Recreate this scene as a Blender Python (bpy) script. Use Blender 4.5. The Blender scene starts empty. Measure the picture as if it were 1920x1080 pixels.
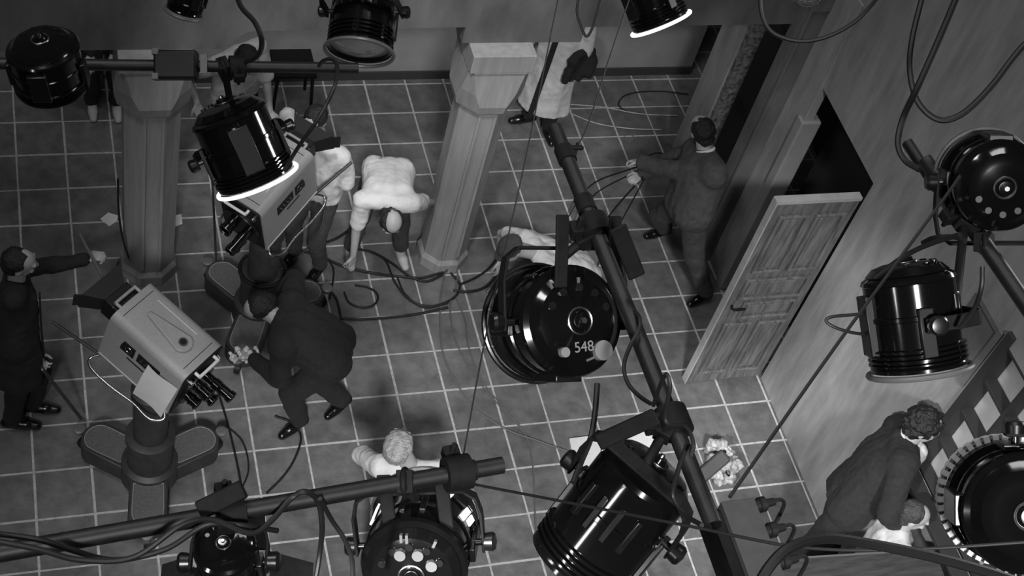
import bpy, math, random
from math import *
from mathutils import Vector as V, Matrix, noise
random.seed(7)
sc = bpy.context.scene
COL = sc.collection

# ------------------------------------------------------------------ camera
K_ = 0.95
FPX = 2679.230480951398
_w = V((2.4454706566374607, -0.21377615678756443, 0.36217820399159667))
CP = V((-0.24651777177443418, -9.471396022676991, 9.409070136895433)) * K_
RM = Matrix.Rotation(_w.length, 3, _w.normalized())        # world -> camera (x right, y down, z forward)
RI = RM.transposed()
def ray(px, py): return RI @ V(((px - 960) / FPX, (py - 540) / FPX, 1))
def at(px, py, z):
    d = ray(px, py); return CP + d * ((z - CP.z) / d.z)
def atx(px, py, x):
    d = ray(px, py); return CP + d * ((x - CP.x) / d.x)
def aty(px, py, y):
    d = ray(px, py); return CP + d * ((y - CP.y) / d.y)
def atd(px, py, dep): return CP + ray(px, py) * dep
def pj(p):
    q = RM @ (V(p) - CP); return (960 + FPX * q.x / q.z, 540 + FPX * q.y / q.z)
FW, RT, UP = RI @ V((0, 0, 1)), RI @ V((1, 0, 0)), RI @ V((0, -1, 0))
cd = bpy.data.cameras.new('camera'); cam = bpy.data.objects.new('camera', cd); COL.objects.link(cam)
cd.sensor_width = 36; cd.lens = FPX / 1920 * 36; cd.clip_start = .05; cd.clip_end = 100
cam.matrix_world = Matrix(((RT.x, UP.x, -FW.x, CP.x), (RT.y, UP.y, -FW.y, CP.y), (RT.z, UP.z, -FW.z, CP.z), (0, 0, 0, 1)))
sc.camera = cam
sc.view_settings.view_transform = 'Standard'
try: sc.view_settings.look = 'None'
except Exception: pass
sc.view_settings.gamma = 1; sc.view_settings.use_curve_mapping = False
sc.view_settings.exposure = 0.0

# ------------------------------------------------------------------ materials (a black-and-white place: greys only)
def lin(v):
    return v / 12.92 if v <= .04045 else ((v + .055) / 1.055) ** 2.4
MATS = {}
def mat(name, v, rough=.6, metal=0, spec=.5, var=0.0, scale=6, stretch=(1, 1, 1), bump=0.0, bscale=40, emit=0, coat=0, mottle=0):
    if name in MATS: return MATS[name]
    m = bpy.data.materials.new(name); m.use_nodes = True
    nt = m.node_tree; b = nt.nodes['Principled BSDF']
    l = lin(v)
    b.inputs['Base Color'].default_value = (l, l, l, 1)
    b.inputs['Roughness'].default_value = rough; b.inputs['Metallic'].default_value = metal
    b.inputs['Specular IOR Level'].default_value = spec
    b.inputs['Coat Weight'].default_value = coat; b.inputs['Coat Roughness'].default_value = .08
    if emit:
        b.inputs['Emission Color'].default_value = (1, 1, 1, 1); b.inputs['Emission Strength'].default_value = emit
    if var or bump:
        tc = nt.nodes.new('ShaderNodeTexCoord'); mp = nt.nodes.new('ShaderNodeMapping')
        mp.inputs['Scale'].default_value = stretch
        nt.links.new(tc.outputs['Object'], mp.inputs['Vector'])
    if var:
        n = nt.nodes.new('ShaderNodeTexNoise'); n.inputs['Scale'].default_value = scale; n.inputs['Detail'].default_value = 8
        n.inputs['Roughness'].default_value = .62
        r = nt.nodes.new('ShaderNodeValToRGB')
        a, c = lin(max(0, v - var)), lin(min(1, v + var))
        r.color_ramp.elements[0].position = .32; r.color_ramp.elements[1].position = .68
        r.color_ramp.elements[0].color = (a, a, a, 1); r.color_ramp.elements[1].color = (c, c, c, 1)
        nt.links.new(mp.outputs['Vector'], n.inputs['Vector']); nt.links.new(n.outputs['Fac'], r.inputs['Fac'])
        src = r.outputs['Color']
        if mottle:
            n3 = nt.nodes.new('ShaderNodeTexNoise'); n3.inputs['Scale'].default_value = .9; n3.inputs['Detail'].default_value = 4
            nt.links.new(tc.outputs['Object'], n3.inputs['Vector'])
            r3 = nt.nodes.new('ShaderNodeValToRGB')
            q = 1 - mottle
            r3.color_ramp.elements[0].position = .35; r3.color_ramp.elements[1].position = .65
            r3.color_ramp.elements[0].color = (q, q, q, 1); r3.color_ramp.elements[1].color = (1, 1, 1, 1)
            nt.links.new(n3.outputs['Fac'], r3.inputs['Fac'])
            mx = nt.nodes.new('ShaderNodeMix'); mx.data_type = 'RGBA'; mx.blend_type = 'MULTIPLY'; mx.inputs[0].default_value = 1
            nt.links.new(src, mx.inputs[6]); nt.links.new(r3.outputs['Color'], mx.inputs[7]); src = mx.outputs[2]
        nt.links.new(src, b.inputs['Base Color'])
    if bump:
        n2 = nt.nodes.new('ShaderNodeTexNoise'); n2.inputs['Scale'].default_value = bscale; n2.inputs['Detail'].default_value = 6
        bp = nt.nodes.new('ShaderNodeBump'); bp.inputs['Strength'].default_value = bump; bp.inputs['Distance'].default_value = .02
        nt.links.new(mp.outputs['Vector'], n2.inputs['Vector']); nt.links.new(n2.outputs['Fac'], bp.inputs['Height'])
        nt.links.new(bp.outputs['Normal'], b.inputs['Normal'])
    MATS[name] = m
    return m
m_tile = mat('tile', .40, .5, var=.06, scale=7, bump=.15, bscale=30, mottle=.3)
m_grout = mat('grout', .66, .8, var=.08, scale=25)
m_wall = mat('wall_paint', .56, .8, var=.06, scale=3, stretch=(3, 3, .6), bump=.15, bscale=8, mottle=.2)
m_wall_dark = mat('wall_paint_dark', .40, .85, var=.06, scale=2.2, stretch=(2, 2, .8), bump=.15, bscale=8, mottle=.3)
m_back = mat('back_wall_paint', .52, .85, var=.04, scale=2.5, bump=.1, bscale=10)
m_skirt = mat('skirting', .2, .6)
m_wallpaper = mat('patterned_paper', .36, .8, var=.2, scale=26)
m_void = mat('dark_room', .13, .9)  # dark paint; on the doorway flats it stands in for shade
m_column = mat('column_paint', .55, .75, var=.04, scale=4, stretch=(5, 5, .5), bump=.2, bscale=14)
m_door = mat('door_wood', .37, .6, var=.09, scale=4, stretch=(8, 8, 1.0), bump=.3, bscale=16)
m_door_edge = mat('door_edge', .62, .6, var=.04, scale=8)
m_black = mat('black_enamel', .04, .12, spec=.35, coat=.35)
m_black2 = mat('black_enamel_worn', .06, .3, spec=.5, var=.015, scale=30)
m_iron = mat('black_iron', .065, .7, spec=.2, var=.02, scale=30)
m_pipe = mat('pipe_paint', .07, .5, var=.03, scale=20)
m_rubber = mat('black_rubber', .06, .55)
m_cable = mat('cable_rubber', .08, .55)
m_cable_pale = mat('pale_cable', .36, .6)
m_chrome = mat('bright_metal', .8, .18, metal=1)
m_steel = mat('brushed_steel', .55, .3, metal=1)
m_lens = mat('lamp_glass', .5, .08, spec=.8)
m_lens_on = mat('lit_lamp_glass', .9, .2, emit=1.0)
m_leak = mat('lit_vent', .9, .3, emit=1.0)
m_frame = mat('filter_frame_metal', .42, .4, metal=.3)
m_white_paint = mat('white_paint', .8, .6)
m_mark = mat('pale_paint_mark', .45, .6)
m_dot = mat('grey_dot_paint', .34, .5)
m_cam = mat('camera_paint', .55, .42, var=.02, scale=60, bump=.05, bscale=120)
m_cam_side = mat('camera_side_paint', .50, .45, var=.02, scale=60)
m_cam_dark = mat('camera_dark_panel', .075, .5, spec=.3)
m_ped = mat('pedestal_paint', .19, .5, var=.03, scale=14)
m_ped_pad = mat('pedestal_tread', .33, .8, var=.04, scale=80, bump=.3, bscale=200)
m_pad_trim = mat('tread_trim', .55, .5)
m_glass_dark = mat('lens_glass', .03, .03, spec=1)
m_paper = mat('paper', .80, .8, var=.02, scale=10)
m_skin = mat('skin', .62, .5, var=.03, scale=20, bump=.08, bscale=90)
m_hair_dark = mat('dark_hair', .09, .5, var=.03, scale=50, bump=.6, bscale=120)
m_hair_mid = mat('brown_hair', .2, .5, var=.06, scale=50, bump=.6, bscale=120)
m_hair_fair = mat('fair_hair', .6, .45, var=.14, scale=30, stretch=(1, 3, 1), bump=.7, bscale=90)
m_white_cloth = mat('white_cloth', .76, .9, var=.03, scale=12, bump=.25, bscale=28)
m_coat_cloth = mat('pale_coat_cloth', .74, .9, var=.04, scale=14, bump=.2, bscale=26)
m_dark_cloth = mat('dark_cloth', .115, .95, var=.02, scale=30, bump=.25, bscale=40)
m_black_cloth = mat('black_cloth', .09, .9, var=.015, scale=30, bump=.2, bscale=40)
m_grey_cloth = mat('grey_cloth', .24, .95, var=.03, scale=24, bump=.25, bscale=36)
m_trouser = mat('charcoal_trouser_cloth', .22, .95, var=.02, scale=24, bump=.2, bscale=36)
m_shoe = mat('black_leather', .05, .25, coat=.3)
m_shoe_pale = mat('pale_canvas_shoe', .66, .8)
m_eye = mat('eye', .3, .2)
m_bag = mat('crumpled_plastic', .58, .35, var=.16, scale=22, bump=.6, bscale=40)
m_timber = mat('dark_timber', .2, .6, var=.05, scale=5, stretch=(1, 8, 8))
m_board = mat('grey_board', .22, .7, var=.02, scale=14)
m_window = mat('window_cloth', .66, .9, var=.03, scale=5)
m_win_frame = mat('window_frame_paint', .17, .6)

# ------------------------------------------------------------------ mesh collecting
def basis(axis, up):
    a = V(axis).normalized(); s = a.cross(V(up))
    if s.length < 1e-4: s = a.cross(V((1, 0, 0)))
    if s.length < 1e-4: s = a.cross(V((0, 1, 0)))
    s.normalize(); u = s.cross(a).normalized()
    return a, s, u
class MB:
    def __init__(self): self.v = []; self.f = []; self.mi = []
    def add(self, vs, fs, mi=0):
        o = len(self.v); self.v += [V(p) for p in vs]
        for q in fs: self.f.append([i + o for i in q]); self.mi.append(mi)
        return self
    def box(self, c, sx, sy, sz, X=V((1, 0, 0)), Y=V((0, 1, 0)), Z=V((0, 0, 1)), mi=0):
        c = V(c); vs = [c + X * (a * sx / 2) + Y * (b * sy / 2) + Z * (d * sz / 2) for d in (-1, 1) for b in (-1, 1) for a in (-1, 1)]
        return self.add(vs, [(0, 2, 3, 1), (4, 5, 7, 6), (0, 1, 5, 4), (2, 6, 7, 3), (0, 4, 6, 2), (1, 3, 7, 5)], mi)
    def mm(self, x0, x1, y0, y1, z0, z1, mi=0):
        return self.box(((x0 + x1) / 2, (y0 + y1) / 2, (z0 + z1) / 2), x1 - x0, y1 - y0, z1 - z0, mi=mi)
    def lathe(self, o, axis, prof, n=32, up=(0, 0, 1), mi=0):
        a, s, u = basis(axis, up); o = V(o); vs = []; fs = []; rings = []
        for t, r in prof:
            if r < 1e-6: rings.append([len(vs)]); vs.append(o + a * t)
            else:
                rings.append(list(range(len(vs), len(vs) + n)))
                for i in range(n):
                    th = 2 * pi * i / n; vs.append(o + a * t + (s * cos(th) + u * sin(th)) * r)
        for A, B in zip(rings, rings[1:]):
            for i in range(n):
                j = (i + 1) % n
                if len(A) == 1 and len(B) == 1: continue
                if len(A) == 1: fs.append((A[0], B[i], B[j]))
                elif len(B) == 1: fs.append((A[i], A[j], B[0])[::-1] if False else (A[j], A[i], B[0]))
                else: fs.append((A[i], B[i], B[j], A[j]))
        return self.add(vs, fs, mi)
    def cyl(self, p, q, r0, r1=None, n=20, mi=0):
        r1 = r0 if r1 is None else r1; d = V(q) - V(p); L = d.length
        return self.lathe(p, d, [(0, 0), (0, r0), (L, r1), (L, 0)], n, mi=mi)
    def capsule(self, p, q, r0, r1=None, n=14, m=4):
        r1 = r0 if r1 is None else r1; d = V(q) - V(p); L = d.length
        if L < 1e-5: d = V((0, 0, 1)); L = 0
        pr = [(-r0, 0)] + [(-r0 * cos(pi / 2 * i / m), r0 * sin(pi / 2 * i / m)) for i in range(1, m + 1)]
        pr += [(L + r1 * sin(pi / 2 * i / m), r1 * cos(pi / 2 * i / m)) for i in range(0, m)] + [(L + r1, 0)]
        return self.lathe(p, d, pr, n)
    def ellip(self, c, ax, rad, n=18, m=12):
        c = V(c); vs = []; fs = []
        for i in range(m + 1):
            th = pi * i / m
            for j in range(n):
                ph = 2 * pi * j / n
                vs.append(c + ax[0] * (rad[0] * sin(th) * cos(ph)) + ax[1] * (rad[1] * sin(th) * sin(ph)) + ax[2] * (rad[2] * cos(th)))
        for i in range(m):
            for j in range(n):
                k = (j + 1) % n; fs.append((i * n + j, (i + 1) * n + j, (i + 1) * n + k, i * n + k))
        return self.add(vs, fs)
    def torus(self, c, axis, R, r, n=36, m=8, up=(0, 0, 1), mi=0):
        a, s, u = basis(axis, up); vs = []; fs = []; c = V(c)
        for i in range(n):
            th = 2 * pi * i / n; e = s * cos(th) + u * sin(th)
            for j in range(m):
                ph = 2 * pi * j / m; vs.append(c + e * (R + r * cos(ph)) + a * (r * sin(ph)))
        for i in range(n):
            for j in range(m):
                fs.append((i * m + j, ((i + 1) % n) * m + j, ((i + 1) % n) * m + (j + 1) % m, i * m + (j + 1) % m))
        return self.add(vs, fs, mi)
    def sweep(self, pts, w, h, nrm, mi=0):
        # flat bar of section w (across nrm) x h (along nrm) through pts
        vs = []; fs = []; n = len(pts); nr = V(nrm).normalized()
        for i in range(n):
            t = (V(pts[min(i + 1, n - 1)]) - V(pts[max(i - 1, 0)])).normalized(); s = t.cross(nr).normalized()
            for a, b in ((-1, -1), (1, -1), (1, 1), (-1, 1)): vs.append(V(pts[i]) + s * (a * w / 2) + nr * (b * h / 2))
        for i in range(n - 1):
            for j in range(4):
                k = (j + 1) % 4; fs.append((i * 4 + j, i * 4 + k, i * 4 + 4 + k, i * 4 + 4 + j))
        fs += [(3, 2, 1, 0), tuple(range(4 * n - 4, 4 * n))]
        return self.add(vs, fs, mi)
    def tube(self, pts, r, n=10, sub=8, mi=0):
        P = [V(p) for p in pts]
        if len(P) > 2 and sub > 1:
            Q = []; E = [P[0] * 2 - P[1]] + P + [P[-1] * 2 - P[-2]]
            for i in range(1, len(E) - 2):
                a, b, c, d = E[i - 1:i + 3]
                for k in range(sub):
                    t = k / sub; Q.append(.5 * ((2 * b) + (c - a) * t + (2 * a - 5 * b + 4 * c - d) * t * t + (3 * b - a - 3 * c + d) * t ** 3))
            Q.append(P[-1]); P = Q
        vs = []; fs = []; up = None
        for i, p in enumerate(P):
            t = (P[min(i + 1, len(P) - 1)] - P[max(i - 1, 0)]).normalized()
            if up is None: up = V((0, 0, 1)) if abs(t.z) < .9 else V((1, 0, 0))
            s = t.cross(up).normalized(); up = s.cross(t).normalized()
            for j in range(n): vs.append(p + (s * cos(2 * pi * j / n) + up * sin(2 * pi * j / n)) * r)
        for i in range(len(P) - 1):
            for j in range(n):
                k = (j + 1) % n; fs.append((i * n + j, i * n + k, (i + 1) * n + k, (i + 1) * n + j))
        fs += [tuple(range(n))[::-1], tuple(range(len(vs) - n, len(vs)))]
        return self.add(vs, fs, mi)
    def prism(self, poly, o, X, Y, N, t, mi=0):
        o = V(o); n = len(poly); vs = [o + X * a + Y * b for a, b in poly] + [o + X * a + Y * b + N * t for a, b in poly]
        return self.add(vs, [tuple(range(n))[::-1], tuple(range(n, 2 * n))] + [(i, (i + 1) % n, n + (i + 1) % n, n + i) for i in range(n)], mi)
    def loft(self, rings, mi=0):
        n = len(rings[0]); vs = [p for r in rings for p in r]; fs = []
        for i in range(len(rings) - 1):
            for j in range(n):
                k = (j + 1) % n; fs.append((i * n + j, i * n + k, (i + 1) * n + k, (i + 1) * n + j))
        fs += [tuple(range(n))[::-1], tuple(range(len(vs) - n, len(vs)))]
        return self.add(vs, fs, mi)
    def mesh(self, name, org):
        me = bpy.data.meshes.new(name); me.from_pydata([tuple(p - org) for p in self.v], [], self.f); me.update()
        return me
    def build(self, name, m, parent=None, smooth=True, bevel=0, org=None, ang=40):
        o0 = V((0, 0, 0))
        if parent is not None:
            q = parent
            while q is not None: o0 = o0 + V(q.location); q = q.parent
        loc = V((0, 0, 0))
        if parent is None:
            if org is None:
                lo = V((min(p.x for p in self.v), min(p.y for p in self.v), min(p.z for p in self.v))); hi = V((max(p.x for p in self.v), max(p.y for p in self.v), max(p.z for p in self.v)))
                org = V(((lo.x + hi.x) / 2, (lo.y + hi.y) / 2, lo.z))
            o0 = V(org); loc = o0
        me = self.mesh(name, o0)
        for mm in (m if isinstance(m, (list, tuple)) else [m]): me.materials.append(mm)
        if any(self.mi): me.polygons.foreach_set('material_index', self.mi)
        o = bpy.data.objects.new(name, me); COL.objects.link(o); o.parent = parent; o.location = loc
        import bmesh
        bm = bmesh.new(); bm.from_mesh(me); bmesh.ops.recalc_face_normals(bm, faces=bm.faces); bm.to_mesh(me); bm.free()
        if smooth:
            me.polygons.foreach_set('use_smooth', [True] * len(me.polygons)); me.set_sharp_from_angle(angle=radians(ang))
        if bevel:
            b = o.modifiers.new('bevel', 'BEVEL'); b.width = bevel; b.segments = 2; b.limit_method = 'ANGLE'
        return o
def tag(o, label=None, cat=None, group=None, kind=None):
    if label: o['label'] = label
    if cat: o['category'] = cat
    if group: o['group'] = group
    if kind: o['kind'] = kind
    return o
def thing(name, loc, label, cat, group=None):
    o = bpy.data.objects.new(name, None); COL.objects.link(o); o.location = V(loc); o.empty_display_size = .1
    return tag(o, label, cat, group)
def struct(name, mb, m, label=None, **kw):
    return tag(mb.build(name, m, **kw), label, None, None, 'structure')

# ------------------------------------------------------------------ the set: floor
T = .38
mb = MB()
gw = .016
xs = [i * T for i in range(-12, 30)]; ys = [-i * T for i in range(-4, 26)][::-1]
jx = {i: random.uniform(-.006, .006) for i in range(len(xs))}; jy = {i: random.uniform(-.006, .006) for i in range(len(ys))}
for i in range(len(xs) - 1):
    for j in range(len(ys) - 1):
        def q(x0, x1, y0, y1, mi): mb.add([(x0, y0, 0), (x1, y0, 0), (x1, y1, 0), (x0, y1, 0)], [(0, 1, 2, 3)], mi)
        a0 = xs[i] + jx[i] + gw / 2 * random.uniform(.6, 1.3); a1 = xs[i + 1] + jx[i + 1] - gw / 2
        b0 = ys[j] + jy[j] + gw / 2 * random.uniform(.6, 1.3); b1 = ys[j + 1] + jy[j + 1] - gw / 2
        X0, X1, Y0, Y1 = xs[i] + jx[i] - gw / 2, xs[i + 1] + jx[i + 1] - gw / 2, ys[j] + jy[j] - gw / 2, ys[j + 1] + jy[j + 1] - gw / 2
        q(a0, a1, b0, b1, 0); q(X0, a0, Y0, Y1, 1); q(a0, X1, Y0, b0, 1)
floor = struct('floor', mb, [m_tile, m_grout], 'dark square tiled studio floor with pale joints', smooth=False, org=V((0, 0, 0)))

WX = 5.345      # plane of the right set wall
HY = -1.77      # plane of the lintel wall between the columns
BY = .46        # plane of the back wall
# back wall with its skirting
mb = MB(); mb.mm(-4.5, .02, BY, BY + .12, 0, 4.2); mb.mm(.42, 5.95, BY, BY + .12, 0, 4.2); mb.mm(.02, .42, BY, BY + .12, 2.1, 4.2); mb.mm(6.25, 10.5, BY, BY + .12, 0, 4.2)
struct('wall_back', mb, m_back, 'pale plain wall behind the columns', smooth=False)
mb = MB(); mb.mm(.42, 5.95, BY - .02, BY, 0, .09); struct('baseboard_back', mb, m_skirt, smooth=False)
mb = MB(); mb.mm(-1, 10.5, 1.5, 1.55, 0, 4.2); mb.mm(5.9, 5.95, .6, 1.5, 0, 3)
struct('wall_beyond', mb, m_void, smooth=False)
# lintel wall (runs across above the columns, lower blocks over each column)
mb = MB(); z0 = 2.57
poly = [(-4.5, 2.4), (.99, 2.4), (1.03, 2.43), (1.07, 2.49), (1.13, 2.54), (1.2, 2.555), (2.64, 2.575), (2.64, 2.43), (3.53, 2.43), (3.53, 2.57), (WX, 2.59), (WX, 3.15), (-4.5, 3.15)]
mb.prism(poly, (0, HY, 0), V((1, 0, 0)), V((0, 0, 1)), V((0, 1, 0)), .14)
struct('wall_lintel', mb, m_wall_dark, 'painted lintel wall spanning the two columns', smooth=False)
# right set wall in the plane x = WX : pier, two doorways, window
def rw(mb, y0, y1, z0, z1, t=.14, x=WX): mb.mm(x, x + t, y0, y1, z0, z1)
D0, D1 = -3.19, -2.22       # doorway with the open door
mb = MB()
rw(mb, D0, D1, 2.36, 5.0); rw(mb, -4.86, D0, 0, 5.0); rw(mb, -9.5, -4.86, 0, 1.42); rw(mb, -9.5, -4.86, 2.75, 5.0); rw(mb, -9.5, -6.1, 1.42, 2.75)
rw(mb, D1, -1.0 + .0, 2.62, 5.0); rw(mb, -1.0, -.66, 0, 2.62)
struct('wall_right', mb, m_wall, 'grey painted set wall with doorway', smooth=False)
mb = MB(); mb.mm(WX, WX + .05, -1.0, -.655, 0, 2.6); 
# patterned reveal and jambs between the doorways
mb = MB(); mb.mm(WX + .02, WX + .2, -1.05, -.99, 0, 2.6)
struct('trim_1', mb, m_wallpaper, 'patterned paper on the reveal of the far opening', smooth=False)
mb = MB(); mb.mm(5.185, 5.34, -1.92, -1.74, 0, 2.85)
mb.mm(5.175, 5.19, -1.93, -1.90, 0, 2.85)
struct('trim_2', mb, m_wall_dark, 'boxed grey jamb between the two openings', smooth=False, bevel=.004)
mb = MB(); mb.mm(5.325, 5.40, -2.225, -1.92, 0, 3.15)
struct('trim_3', mb, m_wall, 'pale upright board beside the doorway', smooth=False, bevel=.004)
mb = MB(); mb.mm(5.30, 5.47, -2.25, -2.15, 0, 2.02); struct('trim_4', mb, m_back, 'pale door post with bevelled head', smooth=False, bevel=.012)
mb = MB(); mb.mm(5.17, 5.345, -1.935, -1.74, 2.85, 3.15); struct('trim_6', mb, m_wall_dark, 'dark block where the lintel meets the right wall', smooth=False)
mb = MB(); mb.mm(5.5, 5.54, -1.95, -.98, 0, 2.65)  # added flat: the shade inside the far opening is put into its colour
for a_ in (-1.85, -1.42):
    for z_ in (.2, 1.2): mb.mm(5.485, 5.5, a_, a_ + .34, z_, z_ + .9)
struct('shade_flat_far', mb, m_void, 'panelled dark flat standing in for shade in the far opening', smooth=False, bevel=.004)
mb = MB(); mb.mm(5.8, 5.86, -3.6, -2.0, 0, 3.0); struct('darkening_flat', mb, m_void, 'dark flat added to darken the doorway behind the open door', smooth=False)  # added flat; the darkness of the doorway is put into its colour
# dark passage behind the right wall
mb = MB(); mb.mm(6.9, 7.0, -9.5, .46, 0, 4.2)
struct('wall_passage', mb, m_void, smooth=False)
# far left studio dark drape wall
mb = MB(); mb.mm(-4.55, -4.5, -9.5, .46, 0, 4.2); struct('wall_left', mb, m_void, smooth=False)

# window in the right wall
mb = MB(); mb.mm(WX + .1, WX + .115, -6.12, -4.84, 1.4, 2.77)
w = tag(mb.build('window_1', m_window, smooth=False), 'window with dark glazing bars in the right wall', None, None, 'structure')
def wpart(nm, mm_, m):
    b = MB(); b.mm(*mm_); return b.build(nm, m, w, smooth=False, bevel=.003)
for y in (-4.9, -5.2, -5.5, -5.8, -6.08): wpart('glazing_bar', (WX - .01, WX + .1, y - .014, y + .014, 1.4, 2.77) if y != -4.9 else (WX - .03, WX + .1, y - .03, y + .03, 1.3, 2.85), m_win_frame)
for z in (1.42, 1.75, 2.08, 2.41, 2.74): wpart('glazing_bar', (WX + .0, WX + .09, -6.1, -4.87, z - .014, z + .014), m_win_frame)
wpart('sill', (WX - .12, WX + .05, -6.15, -4.82, 1.36, 1.40), m_win_frame)
# panelling board fixed on the wall above
mb = MB()
for (a, b, c, d) in ((-4.84, -4.52, 2.74, 2.78), (-4.84, -4.52, 2.22, 2.26), (-4.84, -4.8, 2.26, 2.74), (-4.56, -4.52, 2.26, 2.74)): mb.mm(WX - .025, WX + .01, a, b, c, d)
mb.mm(WX - .012, WX + .01, -4.8, -4.56, 2.26, 2.74)
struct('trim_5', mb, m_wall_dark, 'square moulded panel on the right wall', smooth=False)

# ------------------------------------------------------------------ columns
def octo(cx, cy, z, r, ch=.414):
    c = r * ch
    return [V((cx + a, cy + b, z)) for a, b in ((r, -c), (r, c), (c, r), (-c, r), (-r, c), (-r, -c), (-c, -r), (c, -r))]
def column(cx, cy, zt, r, m, label):
    t = thing('column', (cx, cy, 0), label, 'column', 'painted columns of the set')
    b = MB(); b.loft([octo(cx, cy, 0, r * 1.12), octo(cx, cy, .1, r * 1.12), octo(cx, cy, .14, r)]); b.build('plinth', m, t, smooth=False, bevel=.004)
    b = MB(); b.loft([octo(cx, cy, .14, r), octo(cx, cy, 1.84, r * 1.06)])
    for k in (-1, 1):      # raised fillets on the chamfers of the shaft
        b.mm(cx + k * r * .34 - .012, cx + k * r * .34 + .012, cy - r * 1.06 - .012, cy - r * .9, .2, 1.8)
    b.build('shaft', m, t, smooth=False, bevel=.004)
    b = MB()
    b.loft([octo(cx, cy, 1.84, r * 1.16), octo(cx, cy, 1.87, r * 1.30), octo(cx, cy, 1.95, r * 1.40), octo(cx, cy, 2.06, r * 1.34, .62), octo(cx, cy, 2.24, r * 1.26, .82), octo(cx, cy, 2.27, r * 1.30, .86)])
    b.build('capital', m, t, smooth=False, bevel=.004)
    b = MB(); b.mm(cx - r * 1.3, cx + r * 1.3, cy - r * 1.3, cy + r * 1.3, 2.27, zt); b.build('abacus', m, t, smooth=False, bevel=.006)
    return t
column(2.93, -1.68, 2.43, .18, m_column, 'grey painted column with flared capital beside the bending man in white')
column(.55, -1.62, 2.40, .185, m_column, 'grey painted column at the left behind the front television camera')

# ------------------------------------------------------------------ panelled door (stands open at right angles to the wall)
t = thing('panelled_door', (5.34, -3.17, 0), 'tall panelled wooden door standing wide open from the right wall', 'door')
dx0, dx1, dy = 4.66, 5.335, -3.17
b = MB(); b.mm(dx0, dx1, dy, dy + .045, .012, 2.17); b.build('leaf', m_door, t, smooth=False)
b = MB(); b.mm(dx0, dx1, dy - .012, dy + .05, 2.17, 2.2); b.build('top_rail_edge', m_door_edge, t, smooth=False)
b = MB(); b.mm(dx0 - .012, dx0, dy - .014, dy + .048, .012, 2.2); b.build('leading_edge', m_door_edge, t, smooth=False)
def dpanel(u0, u1, v0, v1):
    W = dx1 - dx0; x0, x1 = dx0 + u0 * W, dx0 + u1 * W; p = MB()
    for (a, c, e, g) in ((x0, x1, v0, v0 + .025), (x0, x1, v1 - .025, v1), (x0, x0 + .025, v0 + .025, v1 - .025), (x1 - .025, x1, v0 + .025, v1 - .025)): p.mm(a, c, dy - .028, dy, e, g)
    p.mm(x0 + .05, x1 - .05, dy - .012, dy, v0 + .05, v1 - .05)
    p.build('panel', m_door, t, smooth=False, bevel=.006)
for a in ((.1, .46, 1.42, 2.05), (.54, .9, 1.42, 2.05), (.1, .9, 1.1, 1.34), (.22, .9, .86, 1.06), (.1, .46, .14, .8), (.54, .9, .14, .8)): dpanel(*a)
b = MB(); b.tube([(dx0 + .06, dy - .005, 1.02), (dx0 + .06, dy - .05, 1.02), (dx0 + .16, dy - .05, 1.02)], .009, sub=3); b.build('handle', m_iron, t)

# ------------------------------------------------------------------ studio pipes
def pipe(p, q, r, label, m=m_pipe, collars=()):
    t = thing('pipe', (V(p) + V(q)) / 2, label, 'pipe', 'lighting grid pipes')
    p, q = V(p), V(q); d = (q - p).normalized()
    b = MB(); L = (q - p).length; b.lathe(p, d, [(.03, 0), (.03, r * .8), (0, r * .82), (0, r), (L, r), (L, r * .82), (L - .03, r * .8), (L - .03, 0)], 24); b.build('tube', m, t)
    for c in collars:
        b = MB(); o = p + d * c; b.lathe(o, d, [(-.03, r), (-.03, r * 1.22), (.03, r * 1.22), (.03, r)], 24); b.build('collar', m_iron, t)
    return t
Z2, Z3, Z1, Z4 = 5.6, 5.3, 4.45, 5.5
a2, b2 = at(1040, 240, Z2), at(1338, 985, Z2)
pipe(a2, b2, .0265, 'dark lighting pipe running diagonally over the middle of the set', collars=(.13, .36))
a3, b3 = at(942, 872, Z3), at(-60, 1047, Z3)
pipe(a3, b3, .0265, 'dark lighting pipe crossing the lower left with its end over the fair haired person', collars=(.12,))
a1, b1 = at(671, 128, Z1), at(-80, 118, Z1)
pipe(a1, b1, .026, 'dark lighting pipe above the left column near the back')
a4, b4 = at(1736, 300, 5.55), at(1990, 668, 5.55)
pipe(a4, b4, .029, 'dark lighting pipe on the right above the grey wall', collars=(.18,))
a5, b5 = at(1702, 268, 5.35), at(1757, 352, 5.35)
pipe(a5, b5, .024, 'short pipe stub beside the right hand lighting pipe')

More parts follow.
